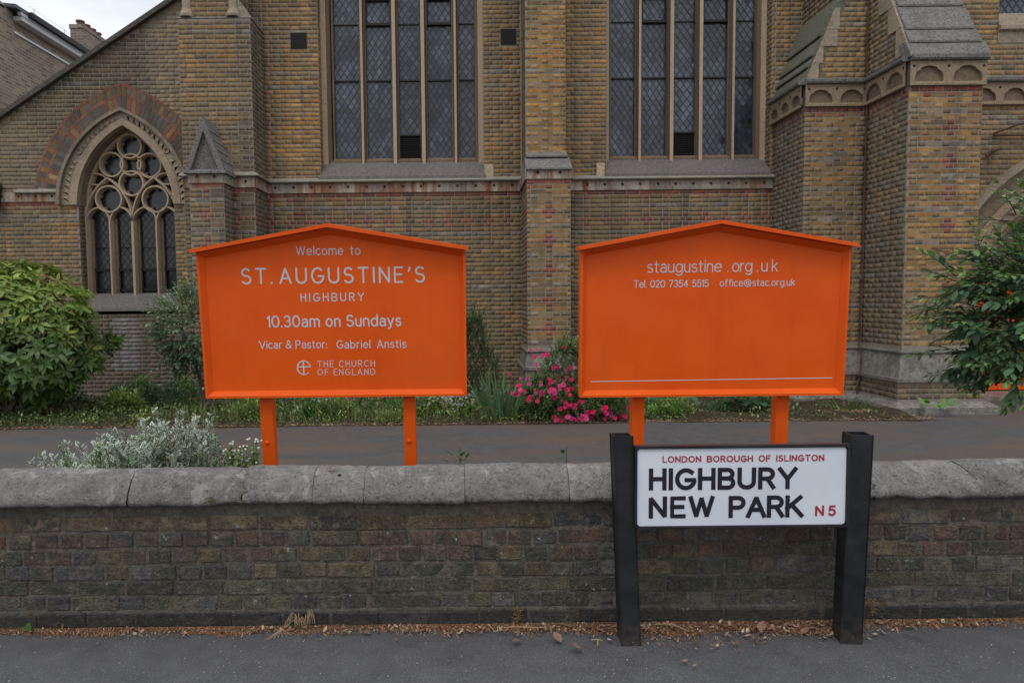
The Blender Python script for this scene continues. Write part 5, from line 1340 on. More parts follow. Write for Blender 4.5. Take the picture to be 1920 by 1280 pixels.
# big glossy laurel-like shrub, left
def rosette_shrub():
    c0 = Vector((-6.75, 10.0, .95)); root = thing('laurel_shrub', (-6.75, 10.0, -.12), 'big rounded glossy green shrub with large pointed leaves under the arched window, left edge', 'shrub')
    T = leaf_T(1, .36, .16, .22, 4); lv = Leaves(); st = MB(); n = 0
    for k in range(1500):
        d = vdir()
        if d.y > .55: continue
        rr = lump(d, 4., .20, 1.9); r = Vector((1.28*rr, 1.0*rr, (1.12 if d.z > 0 else .88)*rr)); inner = rnd.random() < .30
        s = rnd.uniform(.45, .85) if inner else rnd.uniform(.9, 1.04)
        p = c0 + Vector((d.x*r.x*s, d.y*r.y*s, d.z*r.z*s))
        if p.z < -.02: continue
        if -.05 < p.z-(.62+.1*math.sin(p.x*3)) < .16 and rnd.random() < .45: continue   # open band through the middle
        ax = (d + Vector((0, 0, .55)) + vdir()*.35).normalized(); top = max(0, min(1, (p.z-.9)/1.0)); base = mixc((.09, .16, .038), (.32, .42, .075), top*rnd.uniform(.35, 1))
        if rnd.random() < .06: base = (.22, .26, .05)
        u = ax.cross(Vector((0, 0, 1)) if abs(ax.z) < .95 else Vector((1, 0, 0))).normalized(); w = ax.cross(u); m = rnd.randint(6, 9); ph = rnd.uniform(0, 6)
        for i in range(m):
            a = ph+2*math.pi*i/m+rnd.uniform(-.25, .25); el = rnd.uniform(.25, 1.0)*(1 if i % 2 else .6)
            dd = ((u*math.cos(a)+w*math.sin(a))*math.cos(el)+ax*math.sin(el) - Vector((0, 0, .22))).normalized()
            lv.add(p-ax*rnd.uniform(0, .09), dd, rnd.uniform(.12, .20), vr(base, .28), up=ax)
        if k % 5 == 0: st.tube([c0+Vector((rnd.uniform(-.2, .2), 0, -.9)), c0+(p-c0)*.5+Vector((0, 0, -.1)), p], [.016, .010, .004], 4)
    for k in range(9):
        a = rnd.uniform(-1.1, 1.0); st.tube([(-6.65+rnd.uniform(-.25, .25), 9.85+rnd.uniform(-.2, .2), -.15), (-6.7+a*.5, 9.7, .25), (-6.75+a*1.1, 9.65, .62)], [.04, .028, .015], 6)
    lv.emit(T, M_leafA, root, single=300, mat_single=M_leafO, score=toward); st.build('branches', M_bark, root, kind='stuff')
rosette_shrub()

# arching leafy shoots with paired leaves
def shoot_plant(name, loc, label, cat, shoots, T, llen, node, colf, single=0, whorl=2, stem_r=.004, group=None, lup=None, droop=.35, leaf_el=.75, stemmat=None):
    root = thing(name, loc, label, cat, group); lv = Leaves(); st = MB(); k = 0
    for (p0, d0, ln, kk) in shoots:
        d = Vector(d0).normalized(); p = Vector(p0); pts = [p.copy()]; n = max(3, int(ln/node)); ph = rnd.uniform(0, 6)
        for i in range(n):
            d = (d + Vector((0, 0, -droop*node*(1.2 if i > n/2 else .5)*3*kk)) + vdir()*.10).normalized(); p = p + d*node; pts.append(p.copy())
            t = (i+1)/n
            if t < .12: continue
            sd = d.cross(Vector((0, 0, 1))); sd = sd.normalized() if sd.length > .1 else Vector((1, 0, 0)); w = d.cross(sd)
            for j in range(whorl):
                a = ph + math.pi*2*j/whorl + (math.pi/2 if i % 2 else 0)*.5; s_ = (sd*math.cos(a)+w*math.sin(a)*.55)
                dd = (d*(1-leaf_el*.5) + s_*leaf_el + Vector((0, 0, -.15 if t < .8 else .25))).normalized()
                lv.add(p, dd, llen*rnd.uniform(.7, 1.15)*(1.0 if t < .75 else 1.25-t*.75), colf(t, p), roll=rnd.uniform(-.35, .35), up=lup)
        for j in range(2): lv.add(p, (d+vdir()*.3), llen*.6, colf(1, p))
        st.tube(pts, [stem_r*(1-.7*i/len(pts)) for i in range(len(pts))], 4)
    lv.emit(T, M_leafA, root, single=single, mat_single=M_leafO, score=lambda P, M: -P[1]*.5+rnd.random()*.3 + .3*(abs(P[0]-loc[0]) < 1))
    st.build('stems', stemmat or M_bark, root, kind='stuff'); return root
# right-hand bush hanging over the wall
def right_bush():
    S_ = []
    def add(n, cx, cy, cz, rx, rz, ln, elo, ehi, dr=1., ry=.5):
        for _ in range(n):
            a = rnd.uniform(0, 6.283); q = math.sqrt(rnd.random())
            p = Vector((cx+rx*q*math.cos(a), cy+rnd.uniform(-ry, ry), cz+rz*q*math.sin(a)))
            out = (p-Vector((4.15, 4.7, 1.2))); out.y *= .6; out.normalize()
            d = Vector((out.x+rnd.uniform(-.4, .3), out.y+rnd.uniform(-.5, .3), rnd.uniform(elo, ehi)))
            S_.append((p, d, rnd.uniform(ln*.6, ln*1.15), dr))
    add(150, 4.05, 4.65, 1.62, .62, .55, .40, .1, 1.1, .8); add(270, 3.92, 4.7, 1.34, .60, .42, .36, -.5, .5, 1.2); add(70, 3.74, 4.5, 1.05, .50, .2, .30, -.9, .1, 1.3); add(190, 4.1, 4.9, 1.38, .45, .5, .3, -.6, .8)
    # named shoots seen against the church
    for p, d, ln in (((3.75, 4.5, 1.9), (-.35, -.1, .75), .50), ((3.7, 4.4, 1.7), (-.75, -.2, .85), .46), ((3.6, 4.4, 1.5), (-.9, -.2, .55), .42), ((3.55, 4.4, 1.3), (-1, -.2, .25), .42), ((3.5, 4.4, 1.18), (-1, -.1, -.12), .46), ((3.5, 4.45, 1.1), (-1, -.2, -.35), .40),
                     ((3.5, 4.3, 1.0), (-.15, -.1, -1), .34), ((3.35, 4.3, 1.0), (-.5, -.1, -.8), .30), ((3.72, 4.3, .98), (-.3, -.1, -1), .36), ((3.9, 4.5, 2.0), (-.1, 0, 1), .35), ((3.72, 4.0, .82), (-.6, -.1, -.25), .22), ((3.62, 3.9, .70), (-.8, 0, .1), .14), ((3.40, 4.3, 1.05), (-1, -.1, .1), .42), ((3.45, 4.3, 1.15), (-.9, -.1, .5), .5), ((3.6, 4.3, 1.55), (-.8, 0, .9), .5), ((3.55, 4.2, .85), (-.25, 0, -1), .30), ((3.75, 4.1, .80), (-.2, 0, -1), .26)):
        S_.append((Vector(p), Vector(d), ln, 1.))
    S_ = [(p+Vector((.13+.10*max(0, 1.15-p.z), 0, 0)), d, l*.9, k) for p, d, l, k in S_]
    T = leaf_T(1, .46, .14, .20, 4)
    def colf(t, p):
        c = (.075, .15, .065) if t < .72 else (.14, .25, .075)
        if p.z > 1.6 and t > .6: c = (.16, .29, .075)
        return vr(c, .3)
    r = shoot_plant('mock_orange_bush', (4.1, 4.7, GZ), 'leafy dark green bush with bright new shoots overhanging the wall at the right edge', 'bush', S_, T, .092, .040, colf, single=300, stem_r=.0045)
    b = MB()
    for k in range(7): b.tube([(4.7+rnd.uniform(-.15, .2), 4.8+rnd.uniform(-.2, .2), GZ), (4.6+rnd.uniform(-.2, .3), 4.7, .6), (4.2+rnd.uniform(-.3, .4), 4.6, 1.3)], [.03, .02, .008], 6)
    b.build('trunk', M_bark, r)
right_bush()

# small tree-like shrub left of the welcome board
def small_shrub():
    base = Vector((-3.78, 9.75, -.12)); S_ = []
    for _ in range(420):
        d = vdir(); p = base + Vector((-.10+d.x*.46, d.y*.35, 1.30+d.z*.42)); S_.append((p, d+Vector((0, 0, .3)), rnd.uniform(.15, .34), 1.))
    for _ in range(90): S_.append((base+Vector((-.30+rnd.uniform(-.25, .2), rnd.uniform(-.2, .2), .82+rnd.uniform(-.2, .25))), vdir()+Vector((-.4, 0, 0)), .22, 1.))
    for x in (-.55, -.3, .0, .2): S_.append((base+Vector((x*.6, 0, 1.4)), Vector((x*.9, 0, 1)), .42, .4))
    r = shoot_plant('rose_shrub', tuple(base), 'thin grey-green shrub with a bare leaning stem just left of the welcome board', 'shrub', S_, leaf_T(1, .55, .12, .15, 3), .068, .042, lambda t, p: vr((.20, .29, .15) if p.z > 1.1 else (.12, .19, .095), .3), single=80)
    b = MB(); b.tube([base, base+Vector((-.06, 0, .35)), base+Vector((-.12, 0, .7)), base+Vector((-.30, 0, 1.05)), base+Vector((-.32, 0, 1.5))], [.04, .034, .03, .022, .01], 7)
    b.tube([base+Vector((.05, 0, 0)), base+Vector((.06, 0, .6)), base+Vector((.1, 0, 1.3))], [.03, .022, .01], 6); b.build('trunk', M_bark, r)
small_shrub()
# dark shrub right of the welcome board
S_ = []
for _ in range(480):
    z = rnd.uniform(0, 1.25); w = .42*(1-(z/1.45)**1.5)+.05; p = Vector((.02+rnd.uniform(-w, w), 10.0+rnd.uniform(-.3, .3), -.1+z)); S_.append((p, Vector((rnd.uniform(-.5, .6), rnd.uniform(-.5, .5), 1)), rnd.uniform(.16, .34), .3))
for x in (-.12, .02, .18): S_.append((Vector((x, 9.95, .9)), Vector((x*.4-.1, 0, 1)), .75, .1))
shoot_plant('dark_evergreen_shrub', (.02, 10.0, -.1), 'dark small-leaved upright shrub beside the right edge of the welcome board', 'shrub', S_, leaf_T(1, .42, .1, .1, 2), .042, .022, lambda t, p: vr((.085, .14, .06) if t < .8 else (.13, .21, .08), .35), whorl=3, stem_r=.003)
# pink rose bush
S_ = []
for _ in range(900):
    x = rnd.uniform(-.62, .75); zt = .80*math.exp(-((x-.0)/.42)**2)+.22; z = rnd.random()*zt; S_.append((Vector((1.34+x, 9.35+rnd.uniform(-.3, .25)-.12*(z < .25), -.1+z)), Vector((rnd.uniform(-.6, .6), rnd.uniform(-.9, .1), .8)), rnd.uniform(.12, .24), .8))
rose = shoot_plant('rose_bush', (1.34, 9.3, -.1), 'low spreading rose bush covered in bright pink flowers between the two orange boards', 'rose bush', S_, leaf_T(1, .6, .1, .1, 3), .046, .026, lambda t, p: vr((.15, .26, .10) if t < .8 else (.22, .34, .12), .35), stem_r=.003)
def petal_cup(n_r=3):
    m = MB(); r = random.Random(3)
    for q in range(n_r):
        k = 6-q; rad = .026*(1-.28*q); h = .004+.010*q
        for i in range(k):
            a = 2*math.pi*i/k+q*.5; a2 = .62*math.pi/k*2
            pt = lambda ang, rr, z: (rr*math.cos(ang), rr*math.sin(ang), z)
            P = [pt(a, .004, h*.5), pt(a-a2, rad*.7, h+.005), pt(a-a2*.5, rad, h+.010+r.uniform(-.002, .002)), pt(a+a2*.5, rad, h+.010), pt(a+a2, rad*.7, h+.005)]
            m.poly([P[0], P[1], P[2]]); m.poly([P[0], P[2], P[3]]); m.poly([P[0], P[3], P[4]])
    return m
fm_ = petal_cup(); fme = fm_.mesh('flower'); fme.materials.append(M_petal); ro = wloc(rose)
spots = [(1000,660,2),(1028,668,3),(1003,680,1),(1010,690,1),(1012,700,1),(1066,655,2),(1060,655,1),(972,710,1),(991,722,2),(992,727,1),(971,728,3),(966,738,3),(975,740,4),(1014,725,2),(999,740,3),(1026,734,3),(1034,740,5),(1032,745,4),(1042,730,3),(1017,743,2),(1010,737,2),(1066,735,6),(1053,757,4),(1068,712,2),(1083,713,2),(1062,768,7),(1073,764,5),(1057,762,3),(1085,758,3),(1064,785,5),(1073,786,4),(1090,783,4),(1105,772,2),(1106,784,3),(1130,764,2),(1123,773,2),(1135,785,5),(1133,778,3),(1170,783,5),(1042,790,4),(1050,792,2),(1146,781,2),(1094,787,3),(950,703,1),(1085,755,2)]
spots += [(rnd.uniform(975, 1085), rnd.uniform(690, 775), rnd.randint(1, 2)) for _ in range(16)] + [(rnd.uniform(1095, 1175), rnd.uniform(768, 788), rnd.randint(1, 3)) for _ in range(9)]
for sx, sy, m in spots:
    X_ = (sx-880)/1280*9.0+.02; Z_ = 1.5-(sy-561+.0105*(sx-880))/1280*9.0*1.0
    for k in range(m):
        o = link(fme, 'flower', rose); y = 8.98+rnd.uniform(-.08, .10)+max(0, Z_-.1)*.35
        o.location = Vector((X_+rnd.gauss(0, .026), y, max(-.10, Z_+.02+rnd.gauss(0, .022))))-ro; o.rotation_euler = (R_(70)+rnd.uniform(-.6, .6), rnd.uniform(-.5, .5), rnd.uniform(-.5, .5)); s = rnd.uniform(.9, 1.45); o.scale = (s, s, s); o.color = (*vr((.88, .085, .25) if rnd.random() < .6 else (.85, .17, .42), .2), 1)
# iris clump
def blades(root, n, cx, cy, z0, rx, ry, h, w, col, spread=.5, mat=M_grass, names='leaf', droopy=.2, single=True, pale=0.):
    off = wloc(root); mass = MB()
    for i in range(n):
        a = rnd.uniform(0, 6.283); q = math.sqrt(rnd.random()); p = Vector((cx+rx*q*math.cos(a), cy+ry*q*math.sin(a), z0)); hh = h*rnd.uniform(.6, 1.1)
        d = Vector((math.cos(a)*spread*q+rnd.uniform(-.2, .2), math.sin(a)*spread*q, 1)).normalized(); c = vr(col, .25); dr = droopy*rnd.uniform(.3, 1.6)
        if rnd.random() < pale: dr *= 5; c = vr((.22, .26, .09), .2); d = (d+Vector((rnd.uniform(-1, .4), -.6, -.2))).normalized()
        m = MB(); side = Vector((math.sin(a+rnd.uniform(-1, 1)), -math.cos(a), 0)); side = side if abs(side.x) > .3 else Vector((1, .2, 0)); side.normalize(); pp = p.copy(); L_ = []
        for k in range(5):
            ww = w*(.6, 1, .9, .6, .05)[k]*.5; L_.append((pp-side*ww, pp+side*ww)); d = (d+Vector((d.x, d.y, 0))*dr*.5-Vector((0, 0, dr*.22*k))).normalized(); pp = pp+d*(hh/4)
        tgt = m if single else mass
        for k in range(4): tgt.poly([L_[k][0], L_[k][1], L_[k+1][1], L_[k+1][0]], c)
        if single: m.build(names, mat, root)
    if not single: mass.build(names, mat, root, kind='stuff')
iris = thing('iris_clump', (.38, 9.2, -.12), 'clump of upright sword-shaped iris leaves beside the pink rose bush', 'plant')
blades(iris, 62, .40, 9.25, -.13, .26, .16, .68, .034, (.12, .21, .10), .45, droopy=.10, pale=.14)
# euonymus behind the wall
eu = thing('variegated_shrub', (-1.95, 4.0, GZ), 'grey-green shrub with white-edged small leaves rising behind the wall beside the welcome board', 'shrub')
lv = Leaves(); st = MB(); T = varieg_T(1, .55, (.60, .63, .54), (.10, .17, .085))
topz = lambda x: float(np.interp(x, [-2.62, -2.5, -2.3, -2.1, -1.98, -1.84, -1.7, -1.6, -1.52, -1.44], [.52, .60, .68, .79, .75, .86, .885, .83, .77, .55]))+.025*math.sin(x*41)
for _ in range(620):
    x = rnd.uniform(-2.62, -1.56); zt = topz(x)*rnd.uniform(.90, 1.03)
    p0 = Vector((x+rnd.uniform(-.1, .1), 3.95+rnd.uniform(-.3, .3), max(.3, zt-rnd.uniform(.15, .5)))); d = Vector((rnd.uniform(-.6, .35), rnd.uniform(-.4, .2), 1)).normalized(); ln = rnd.uniform(.08, .16); p = p0.copy(); n = int(ln/.012); pts = [p.copy()]
    g = rnd.random() < .12
    for i in range(n):
        d = (d+vdir()*.12).normalized(); p = p+d*.012; pts.append(p.copy())
        if p.z > zt+.03: break
        a = rnd.uniform(0, 6.28); s_ = Vector((math.cos(a), math.sin(a), 0))
        for sg in (1, -1): lv.add(p, (s_*sg+d*.7), rnd.uniform(.028, .044), vr((.98, 1.02, .98), .25) if not g else vr((.45, .6, .35), .2), up=d)
    st.tube(pts, .0018, 3)
lv.emit(T, M_leafA, eu); st.build('stems', M_bark, eu, kind='stuff')
ln_ = Leaves()
for _ in range(1800): xx_ = rnd.uniform(-2.45, -1.5); ln_.add((xx_, 4.1+rnd.uniform(-.25, .25), rnd.uniform(-.1, topz(xx_)-.14)), vdir(), .035, vr((.04, .07, .03), .3))
ln_.emit(leaf_T(1, .5, .1, .1, 2), M_leafA, eu, name='inner_foliage')
# white-flowered feverfew
fv = thing('feverfew', (-1.25, 3.72, GZ), 'small bright green plant with tiny white flower heads in front of the left board post', 'plant')
lv = Leaves(); st = MB(); wf = MB()
for _ in range(26):
    p = Vector((-1.25+rnd.uniform(-.07, .07), 3.72+rnd.uniform(-.06, .06), .35)); tip = Vector((p.x+rnd.gauss(0, .035), p.y, rnd.uniform(.62, .745))); st.tube([p, tip], .0015, 3, (.12, .2, .06))
    for i in range(16): q = p.lerp(tip, rnd.uniform(.4, .97)); lv.add(q, vdir()+Vector((0, 0, .3)), rnd.uniform(.02, .036), vr((.13, .22, .06), .25))
    for i in range(1+(rnd.random() < .4)):
        c = tip+Vector((rnd.gauss(0, .012), rnd.gauss(0, .01), rnd.uniform(0, .01))); wf.poly([c+Vector((.006*math.cos(k), .004*math.sin(k), .004*math.sin(k))) for k in np.linspace(0, 5.4, 7)], (.7, .7, .62))
lv.emit(leaf_T(1, .7, .1, .1, 2), M_leafA, fv); st.build('stems', M_grass, fv, kind='stuff'); wf.build('flower_heads', M_petalA, fv, kind='stuff')
# weeds rising behind the coping
for (x, z, lab, n) in ((-.055, .70, 'small green weed with rounded leaves peeping over the coping right of the welcome board', 9), (.505, .70, 'tiny yellow-green seedling peeping over the coping joint left of the street sign', 5)):
    wd = thing('weed', (x, 3.6, .5), lab, 'weed'); lv = Leaves()
    for i in range(n): lv.add((x+rnd.uniform(-.06, .06)*(n/9), 3.55+rnd.uniform(-.03, .03), z-.06+rnd.uniform(0, .05)), (rnd.uniform(-1, 1), -.2, rnd.uniform(.1, .7)), rnd.uniform(.03, .055)*(n/9+.2), vr((.07, .15, .05), .2))
    for i in range(6): lv.add((x, 3.55, z-.05+i*.012), (rnd.uniform(-.8, .8), 0, .8), .03*(n/9), vr((.08, .16, .05), .2))
    lv.emit(leaf_T(1, .7, .15, .2, 3), M_leafA, wd); b = MB(); b.tube([(x, 3.55, .4), (x, 3.55, z+.02)], .002, 4, (.1, .18, .05)); b.build('stem', M_grass, wd)
# broad-leaved clumps under the right board
for (x, y, s, n, lab) in ((3.95, 9.75, 1., 60, 'dense clump of scalloped dark green leaves below the right board, left of its right post'), (2.98, 9.9, .62, 22, 'smaller pale leafy clump in the soil below the middle of the right board'), (6.42, 9.30, .52, 12, 'light green leafy weed growing at the foot of the big buttress')):
    h = thing('leafy_clump', (x, y, -.12), lab, 'plant'); lv = Leaves(); T = leaf_T(1, .95, .12, .25, 4)
    for i in range(n):
        a = rnd.uniform(0, 6.28); q = math.sqrt(rnd.random())*.42*s; lv.add((x+q*math.cos(a), y+q*.6*math.sin(a), -.10+rnd.uniform(.05, .42)*s*(1.1-q)), (math.cos(a)*.7, math.sin(a)*.4-.8, rnd.uniform(-.5, .5)), rnd.uniform(.11, .17)*(.5+.5*s), vr((.06, .125, .055) if x != 6.42 else (.15, .24, .07), .25), up=(0, -.6, 1))
    lv.emit(T, M_leafA, h, single=min(n, 40), mat_single=M_leafO, score=lambda P, M: P[2]-P[1])
# tufts
for (x, y, n, hgt, col, lab, rx) in ((5.35, 9.55, 90, .28, (.10, .14, .05), 'sprawling grass tuft with dry blades at the foot of the recessed buttress', .30), (-2.95, 10.3, 150, .55, (.07, .11, .045), 'fine grassy clump under the arched window left of the welcome board', .40), (-2.25, 10.0, 130, .38, (.09, .16, .045), 'bright green strappy tuft near the left post of the welcome board', .30)):
    g = thing('grass_tuft', (x, y, -.12), lab, 'grass tuft'); blades(g, n, x, y, -.12, rx, .18, hgt, .010, col, .9, droopy=.35, single=False, names='blades', pale=.2 if x > 5 else .02)
b = MB()
for i in range(60): a = rnd.uniform(0, 6.28); p = Vector((5.1+rnd.uniform(-.3, .6), 9.4+rnd.uniform(-.12, .1), -.10)); b.tube([p, p+Vector((math.cos(a)*.09, math.sin(a)*.04, .015)), p+Vector((math.cos(a)*.18, math.sin(a)*.08, -.01))], .003, 3)
gs = thing('dry_grass', (5.2, 9.4, -.1), 'pale dry stalks lying on the soil in front of the recessed buttress', 'dry grass'); b.build('stalks', M_straw, gs, kind='stuff')
# ground cover of the bed: many small plants nobody could count
lv = Leaves(); cols = [(.12, .21, .06), (.18, .29, .08), (.09, .15, .06), (.24, .32, .08), (.14, .20, .10)]
def bedh(x):
    h = .22+.14*noise.noise(Vector((x*1.1, 2., 0)))+.06*noise.noise(Vector((x*4, 1., 0)))
    if x > 2.2: h *= .32
    if x < -4.2: h *= .35
    return max(.04, h)
for _ in range(20000):
    x = rnd.uniform(-11, 5.8); y = 8.95+2.7*rnd.random()**1.5
    dens = 1 if x < 2.2 else .30
    if rnd.random() > dens or (x > 5.0 and y > 10.4): continue
    if y < 9.12 and rnd.random() < .65: continue
    e = min(1, (y-8.9)/.35); hh = bedh(x+.3*math.sin(y*5))*e
    k = int((noise.noise(Vector((x*1.7, y*1.7, 0)))+1)*3.2) % 5; c = cols[k]
    lv.add((x, y, GZ+.04+rnd.random()*hh), vdir()+Vector((0, -.2, .5)), rnd.uniform(.025, .075), vr(c, .3))
for _ in range(70):    # low mounds of different plants
    mx0 = rnd.uniform(-7.5, 2.0) if rnd.random() < .85 else rnd.uniform(2.2, 5.0); my0 = rnd.uniform(9.15, 11.2); far = (my0-9.1)/2; rr = rnd.uniform(.15, .34); hh = rnd.uniform(.10, .26)+.25*far*(mx0 < 0)
    c = rnd.choice([(.14, .26, .07), (.20, .33, .08), (.10, .19, .09), (.26, .34, .09), (.16, .24, .13), (.09, .16, .07)]); s0 = rnd.uniform(.03, .075)
    for i in range(int(900*rr/.3)):
        d = vdir(); d.z = abs(d.z); q = rnd.uniform(.6, 1.05); lv.add((mx0+d.x*rr*q, my0+d.y*rr*.7*q, GZ+.02+d.z*hh*q), (d+vdir()*.7+Vector((0, -.2, .1))), s0*rnd.uniform(.6, 1.3), vr(c, .3))
V1 = scatter(leaf_T(1, .45, .1, .2, 2), np.array(lv.M), np.array(lv.P), np.array(lv.C))
gc = joined('ground_cover', [V1], M_leafA); tag(gc, 'mixed low green plants filling the flower bed along the church wall', 'ground cover')
b = MB()
for _ in range(5000):
    x = rnd.uniform(-10, 5.6); y = 8.92+2.2*rnd.random()**1.7; hh = (bedh(x)*1.3)*min(1, (y-8.88)/.3)*rnd.uniform(.4, 1.2)
    if x > 2.2 and rnd.random() < .75: continue
    dx = rnd.gauss(0, .05); p = Vector((x, y, GZ+.03)); q = p+Vector((dx*.5, -.01, hh*.6)); t = p+Vector((dx*1.6, -.03, hh)); w = Vector((.004, 0, 0)); c = vr((.14, .21, .06) if rnd.random() < .85 else (.32, .28, .13), .3)
    b.poly([p-w, p+w, q+w, q-w], c); b.poly([q-w, q+w, t], c)
tag(b.build('bed_grass', M_grass, None, kind='stuff'), 'short wild grass blades growing through the flower bed', 'grass')
b = MB()
for (x, z, r, c, n) in ((-2.55, .20, .25, (.20, .15, .38), 34), (-1.95, .10, .25, (.20, .16, .40), 30), (-1.55, .15, .35, (.55, .13, .33), 30), (-3.1, .45, .3, (.3, .2, .5), 10), (-3.35, .3, .25, (.7, .7, .66), 30), (-1.75, .2, .3, (.7, .7, .66), 22), (-.35, .12, .4, (.66, .66, .6), 190), (.35, .1, .25, (.6, .6, .55), 60), (-2.0, .32, .4, (.45, .42, .08), 26)):
    for i in range(n):
        p = Vector((x+rnd.gauss(0, r*.6), 9.35+rnd.uniform(-.1, .5), max(-.08, z+rnd.gauss(0, .07)))); s = rnd.uniform(.010, .021)
        b.poly([p+Vector((s*math.cos(k), -.3*s*math.sin(k), s*math.sin(k))) for k in np.linspace(0, 5.2, 6)], vr(c, .2))
tag(b.build('small_flowers', M_petalA, None, kind='stuff'), 'scattered tiny white, purple and pink blooms in the flower bed', 'flowers')
lime = Leaves()
for _ in range(900): a = rnd.uniform(0, 6.28); q = math.sqrt(rnd.random())*.24; lime.add((-1.88+q*math.cos(a), 9.9+q*.6*math.sin(a), -.1+rnd.random()*.42*(1-q*2)), vdir()+Vector((0, -.3, .5)), rnd.uniform(.03, .05), vr((.15, .24, .04), .2))
lt = thing('lime_green_plant', (-1.88, 9.9, -.12), 'bright lime-green bushy plant below the middle of the welcome board', 'plant'); lime.emit(leaf_T(1, .5, .1, .1, 2), M_leafA, lt)
vg = Leaves()
for _ in range(2500): vg.add((rnd.uniform(-6, -1.2), rnd.uniform(3.5, 4.3), GZ+rnd.random()*.25), vdir(), rnd.uniform(.03, .06), vr((.06, .10, .035), .3))
o = joined('verge_cover', [scatter(leaf_T(1, .45, .1, .2, 2), np.array(vg.M), np.array(vg.P), np.array(vg.C))], M_leafA); tag(o, 'low green leaves on the narrow verge hidden behind the boundary wall', 'ground cover')
b = MB()
for i in range(6500):   # leaf crumbs along the edge of the bed
    x = rnd.uniform(-9, 6.2); y = 8.90+abs(rnd.gauss(0, .13)) ; z = GZ+.012+rnd.random()*.012; a = rnd.uniform(0, 6.28); s = rnd.uniform(.006, .02)
    b.poly([(x+s*math.cos(a), y+s*math.sin(a), z), (x+s*math.cos(a+2), y+s*math.sin(a+2), z+.004), (x+s*math.cos(a+4), y+s*math.sin(a+4), z+.002)], vr((.42, .29, .18) if rnd.random() < .6 else (.15, .10, .06), .3))
tag(b.build('leaf_crumbs', M_debris, None, kind='stuff'), 'dry brown leaf crumbs along the edge of the flower bed', 'litter')

# ------------------------------------------------------------------ litter on the pavement
def edge_y(x):   # how far the litter reaches from the wall
    w = .075+.06*noise.noise(Vector((x*1.7, 0, 4)))+.045*noise.noise(Vector((x*6, 0, 9)))
    if .2 < x < 2.0: w += .07*math.sin((x-.2)/1.8*math.pi)
    if x < -.5: w *= .8
    if x > 2.0: w *= .8
    return w
P, M_, C = [], [], []
for _ in range(24000):
    x = rnd.uniform(-3.4, 3.6); w = edge_y(x); t = abs(rnd.gauss(0, .55)); 
    if t > 1.25: continue
    if noise.noise(Vector((x*3.1, 7, 0))) < -.15 and rnd.random() < .5: continue
    y = 3.052-w*t; P.append((x, y, .004+.012*(1-t)*rnd.random()+rnd.random()*.003)); s = rnd.uniform(.0011, .0036)*(2.2 if rnd.random() < .05 else 1)
    q = Matrix.Rotation(rnd.uniform(0, 6.28), 3, 'Z') @ Matrix.Rotation(rnd.gauss(0, .6), 3, 'X'); el = rnd.uniform(1, 5)
    A = np.array(q)*s; A[:, 1] *= el; M_.append(A); r = rnd.random()
    C.append(vr((.28, .15, .085) if r < .5 else (.38, .25, .15) if r < .72 else (.14, .07, .05) if r < .93 else (.50, .40, .28), .3))
T = (np.array([(-.5, -.5, 0), (.5, -.5, .1), (.35, .5, .25), (-.45, .45, 0)]), np.array([(0, 1, 2), (0, 2, 3)]), np.ones((2, 3)))
o = joined('bud_scale_litter', [scatter(T, np.array(M_), np.array(P), np.array(C))], M_debris); tag(o, 'strip of reddish brown bud scales swept against the foot of the wall', 'litter')
b = MB()
for x in np.linspace(-3.5, 3.6, 360):
    pass
xs = np.linspace(-3.5, 3.7, 500); V, F = [], []
for x in xs: w = edge_y(x)*.95*max(.15, min(1, .65+noise.noise(Vector((x*3.1, 7, 0)))*1.2)); V += [(x, 3.058, .014), (x, 3.058-w*.5, .0105), (x, 3.058-w, .0)]
for i in range(len(xs)-1): F += [(3*i, 3*i+1, 3*i+4, 3*i+3), (3*i+1, 3*i+2, 3*i+5, 3*i+4)]
t = NT('litter_bed'); a = t.noise(90, 4, .7); c = t.mix(t.ramp(a, .35, .65), (.07, .038, .024), (.23, .125, .07)); t.bump(a, 1, .01); mlb = t.out(c, .95, .1)
o = link(mesh_np('litter_bed', np.array(V), np.array(F), np.ones((len(F), 3)), mlb, True), 'litter_bed'); tag(o, 'thin bed of brown dust under the bud scales along the wall foot', 'litter', kind='stuff')
b = MB()
for _ in range(420):
    x = rnd.uniform(-3, 3.2); y = rnd.uniform(1.9, 3.0); s = rnd.uniform(.001, .0038)*(2 if rnd.random() < .04 else 1); a = rnd.uniform(0, 6); z = .0085; g = rnd.uniform(.2, .5)
    b.poly([(x+s*math.cos(a+k), y+s*math.sin(a+k)*.8, z-.002) for k in (0, 1.5, 3, 4.4)][::1], (g, g, g*.95)); b.poly([(x+s*math.cos(a), y+s*math.sin(a), z-.002), (x+s*math.cos(a+1.5), y+s*math.sin(a+1.5), z-.002), (x, y, z+s*.8)], (g, g, g)); b.poly([(x+s*math.cos(a+3), y+s*math.sin(a+3), z-.002), (x+s*math.cos(a+1.5), y+s*math.sin(a+1.5), z-.002), (x, y, z+s*.8)], (g*.8, g*.8, g*.8))
tag(b.build('grit', M_debris, None, kind='stuff'), 'pale grit and chips scattered over the dark pavement', 'grit')
b = MB()
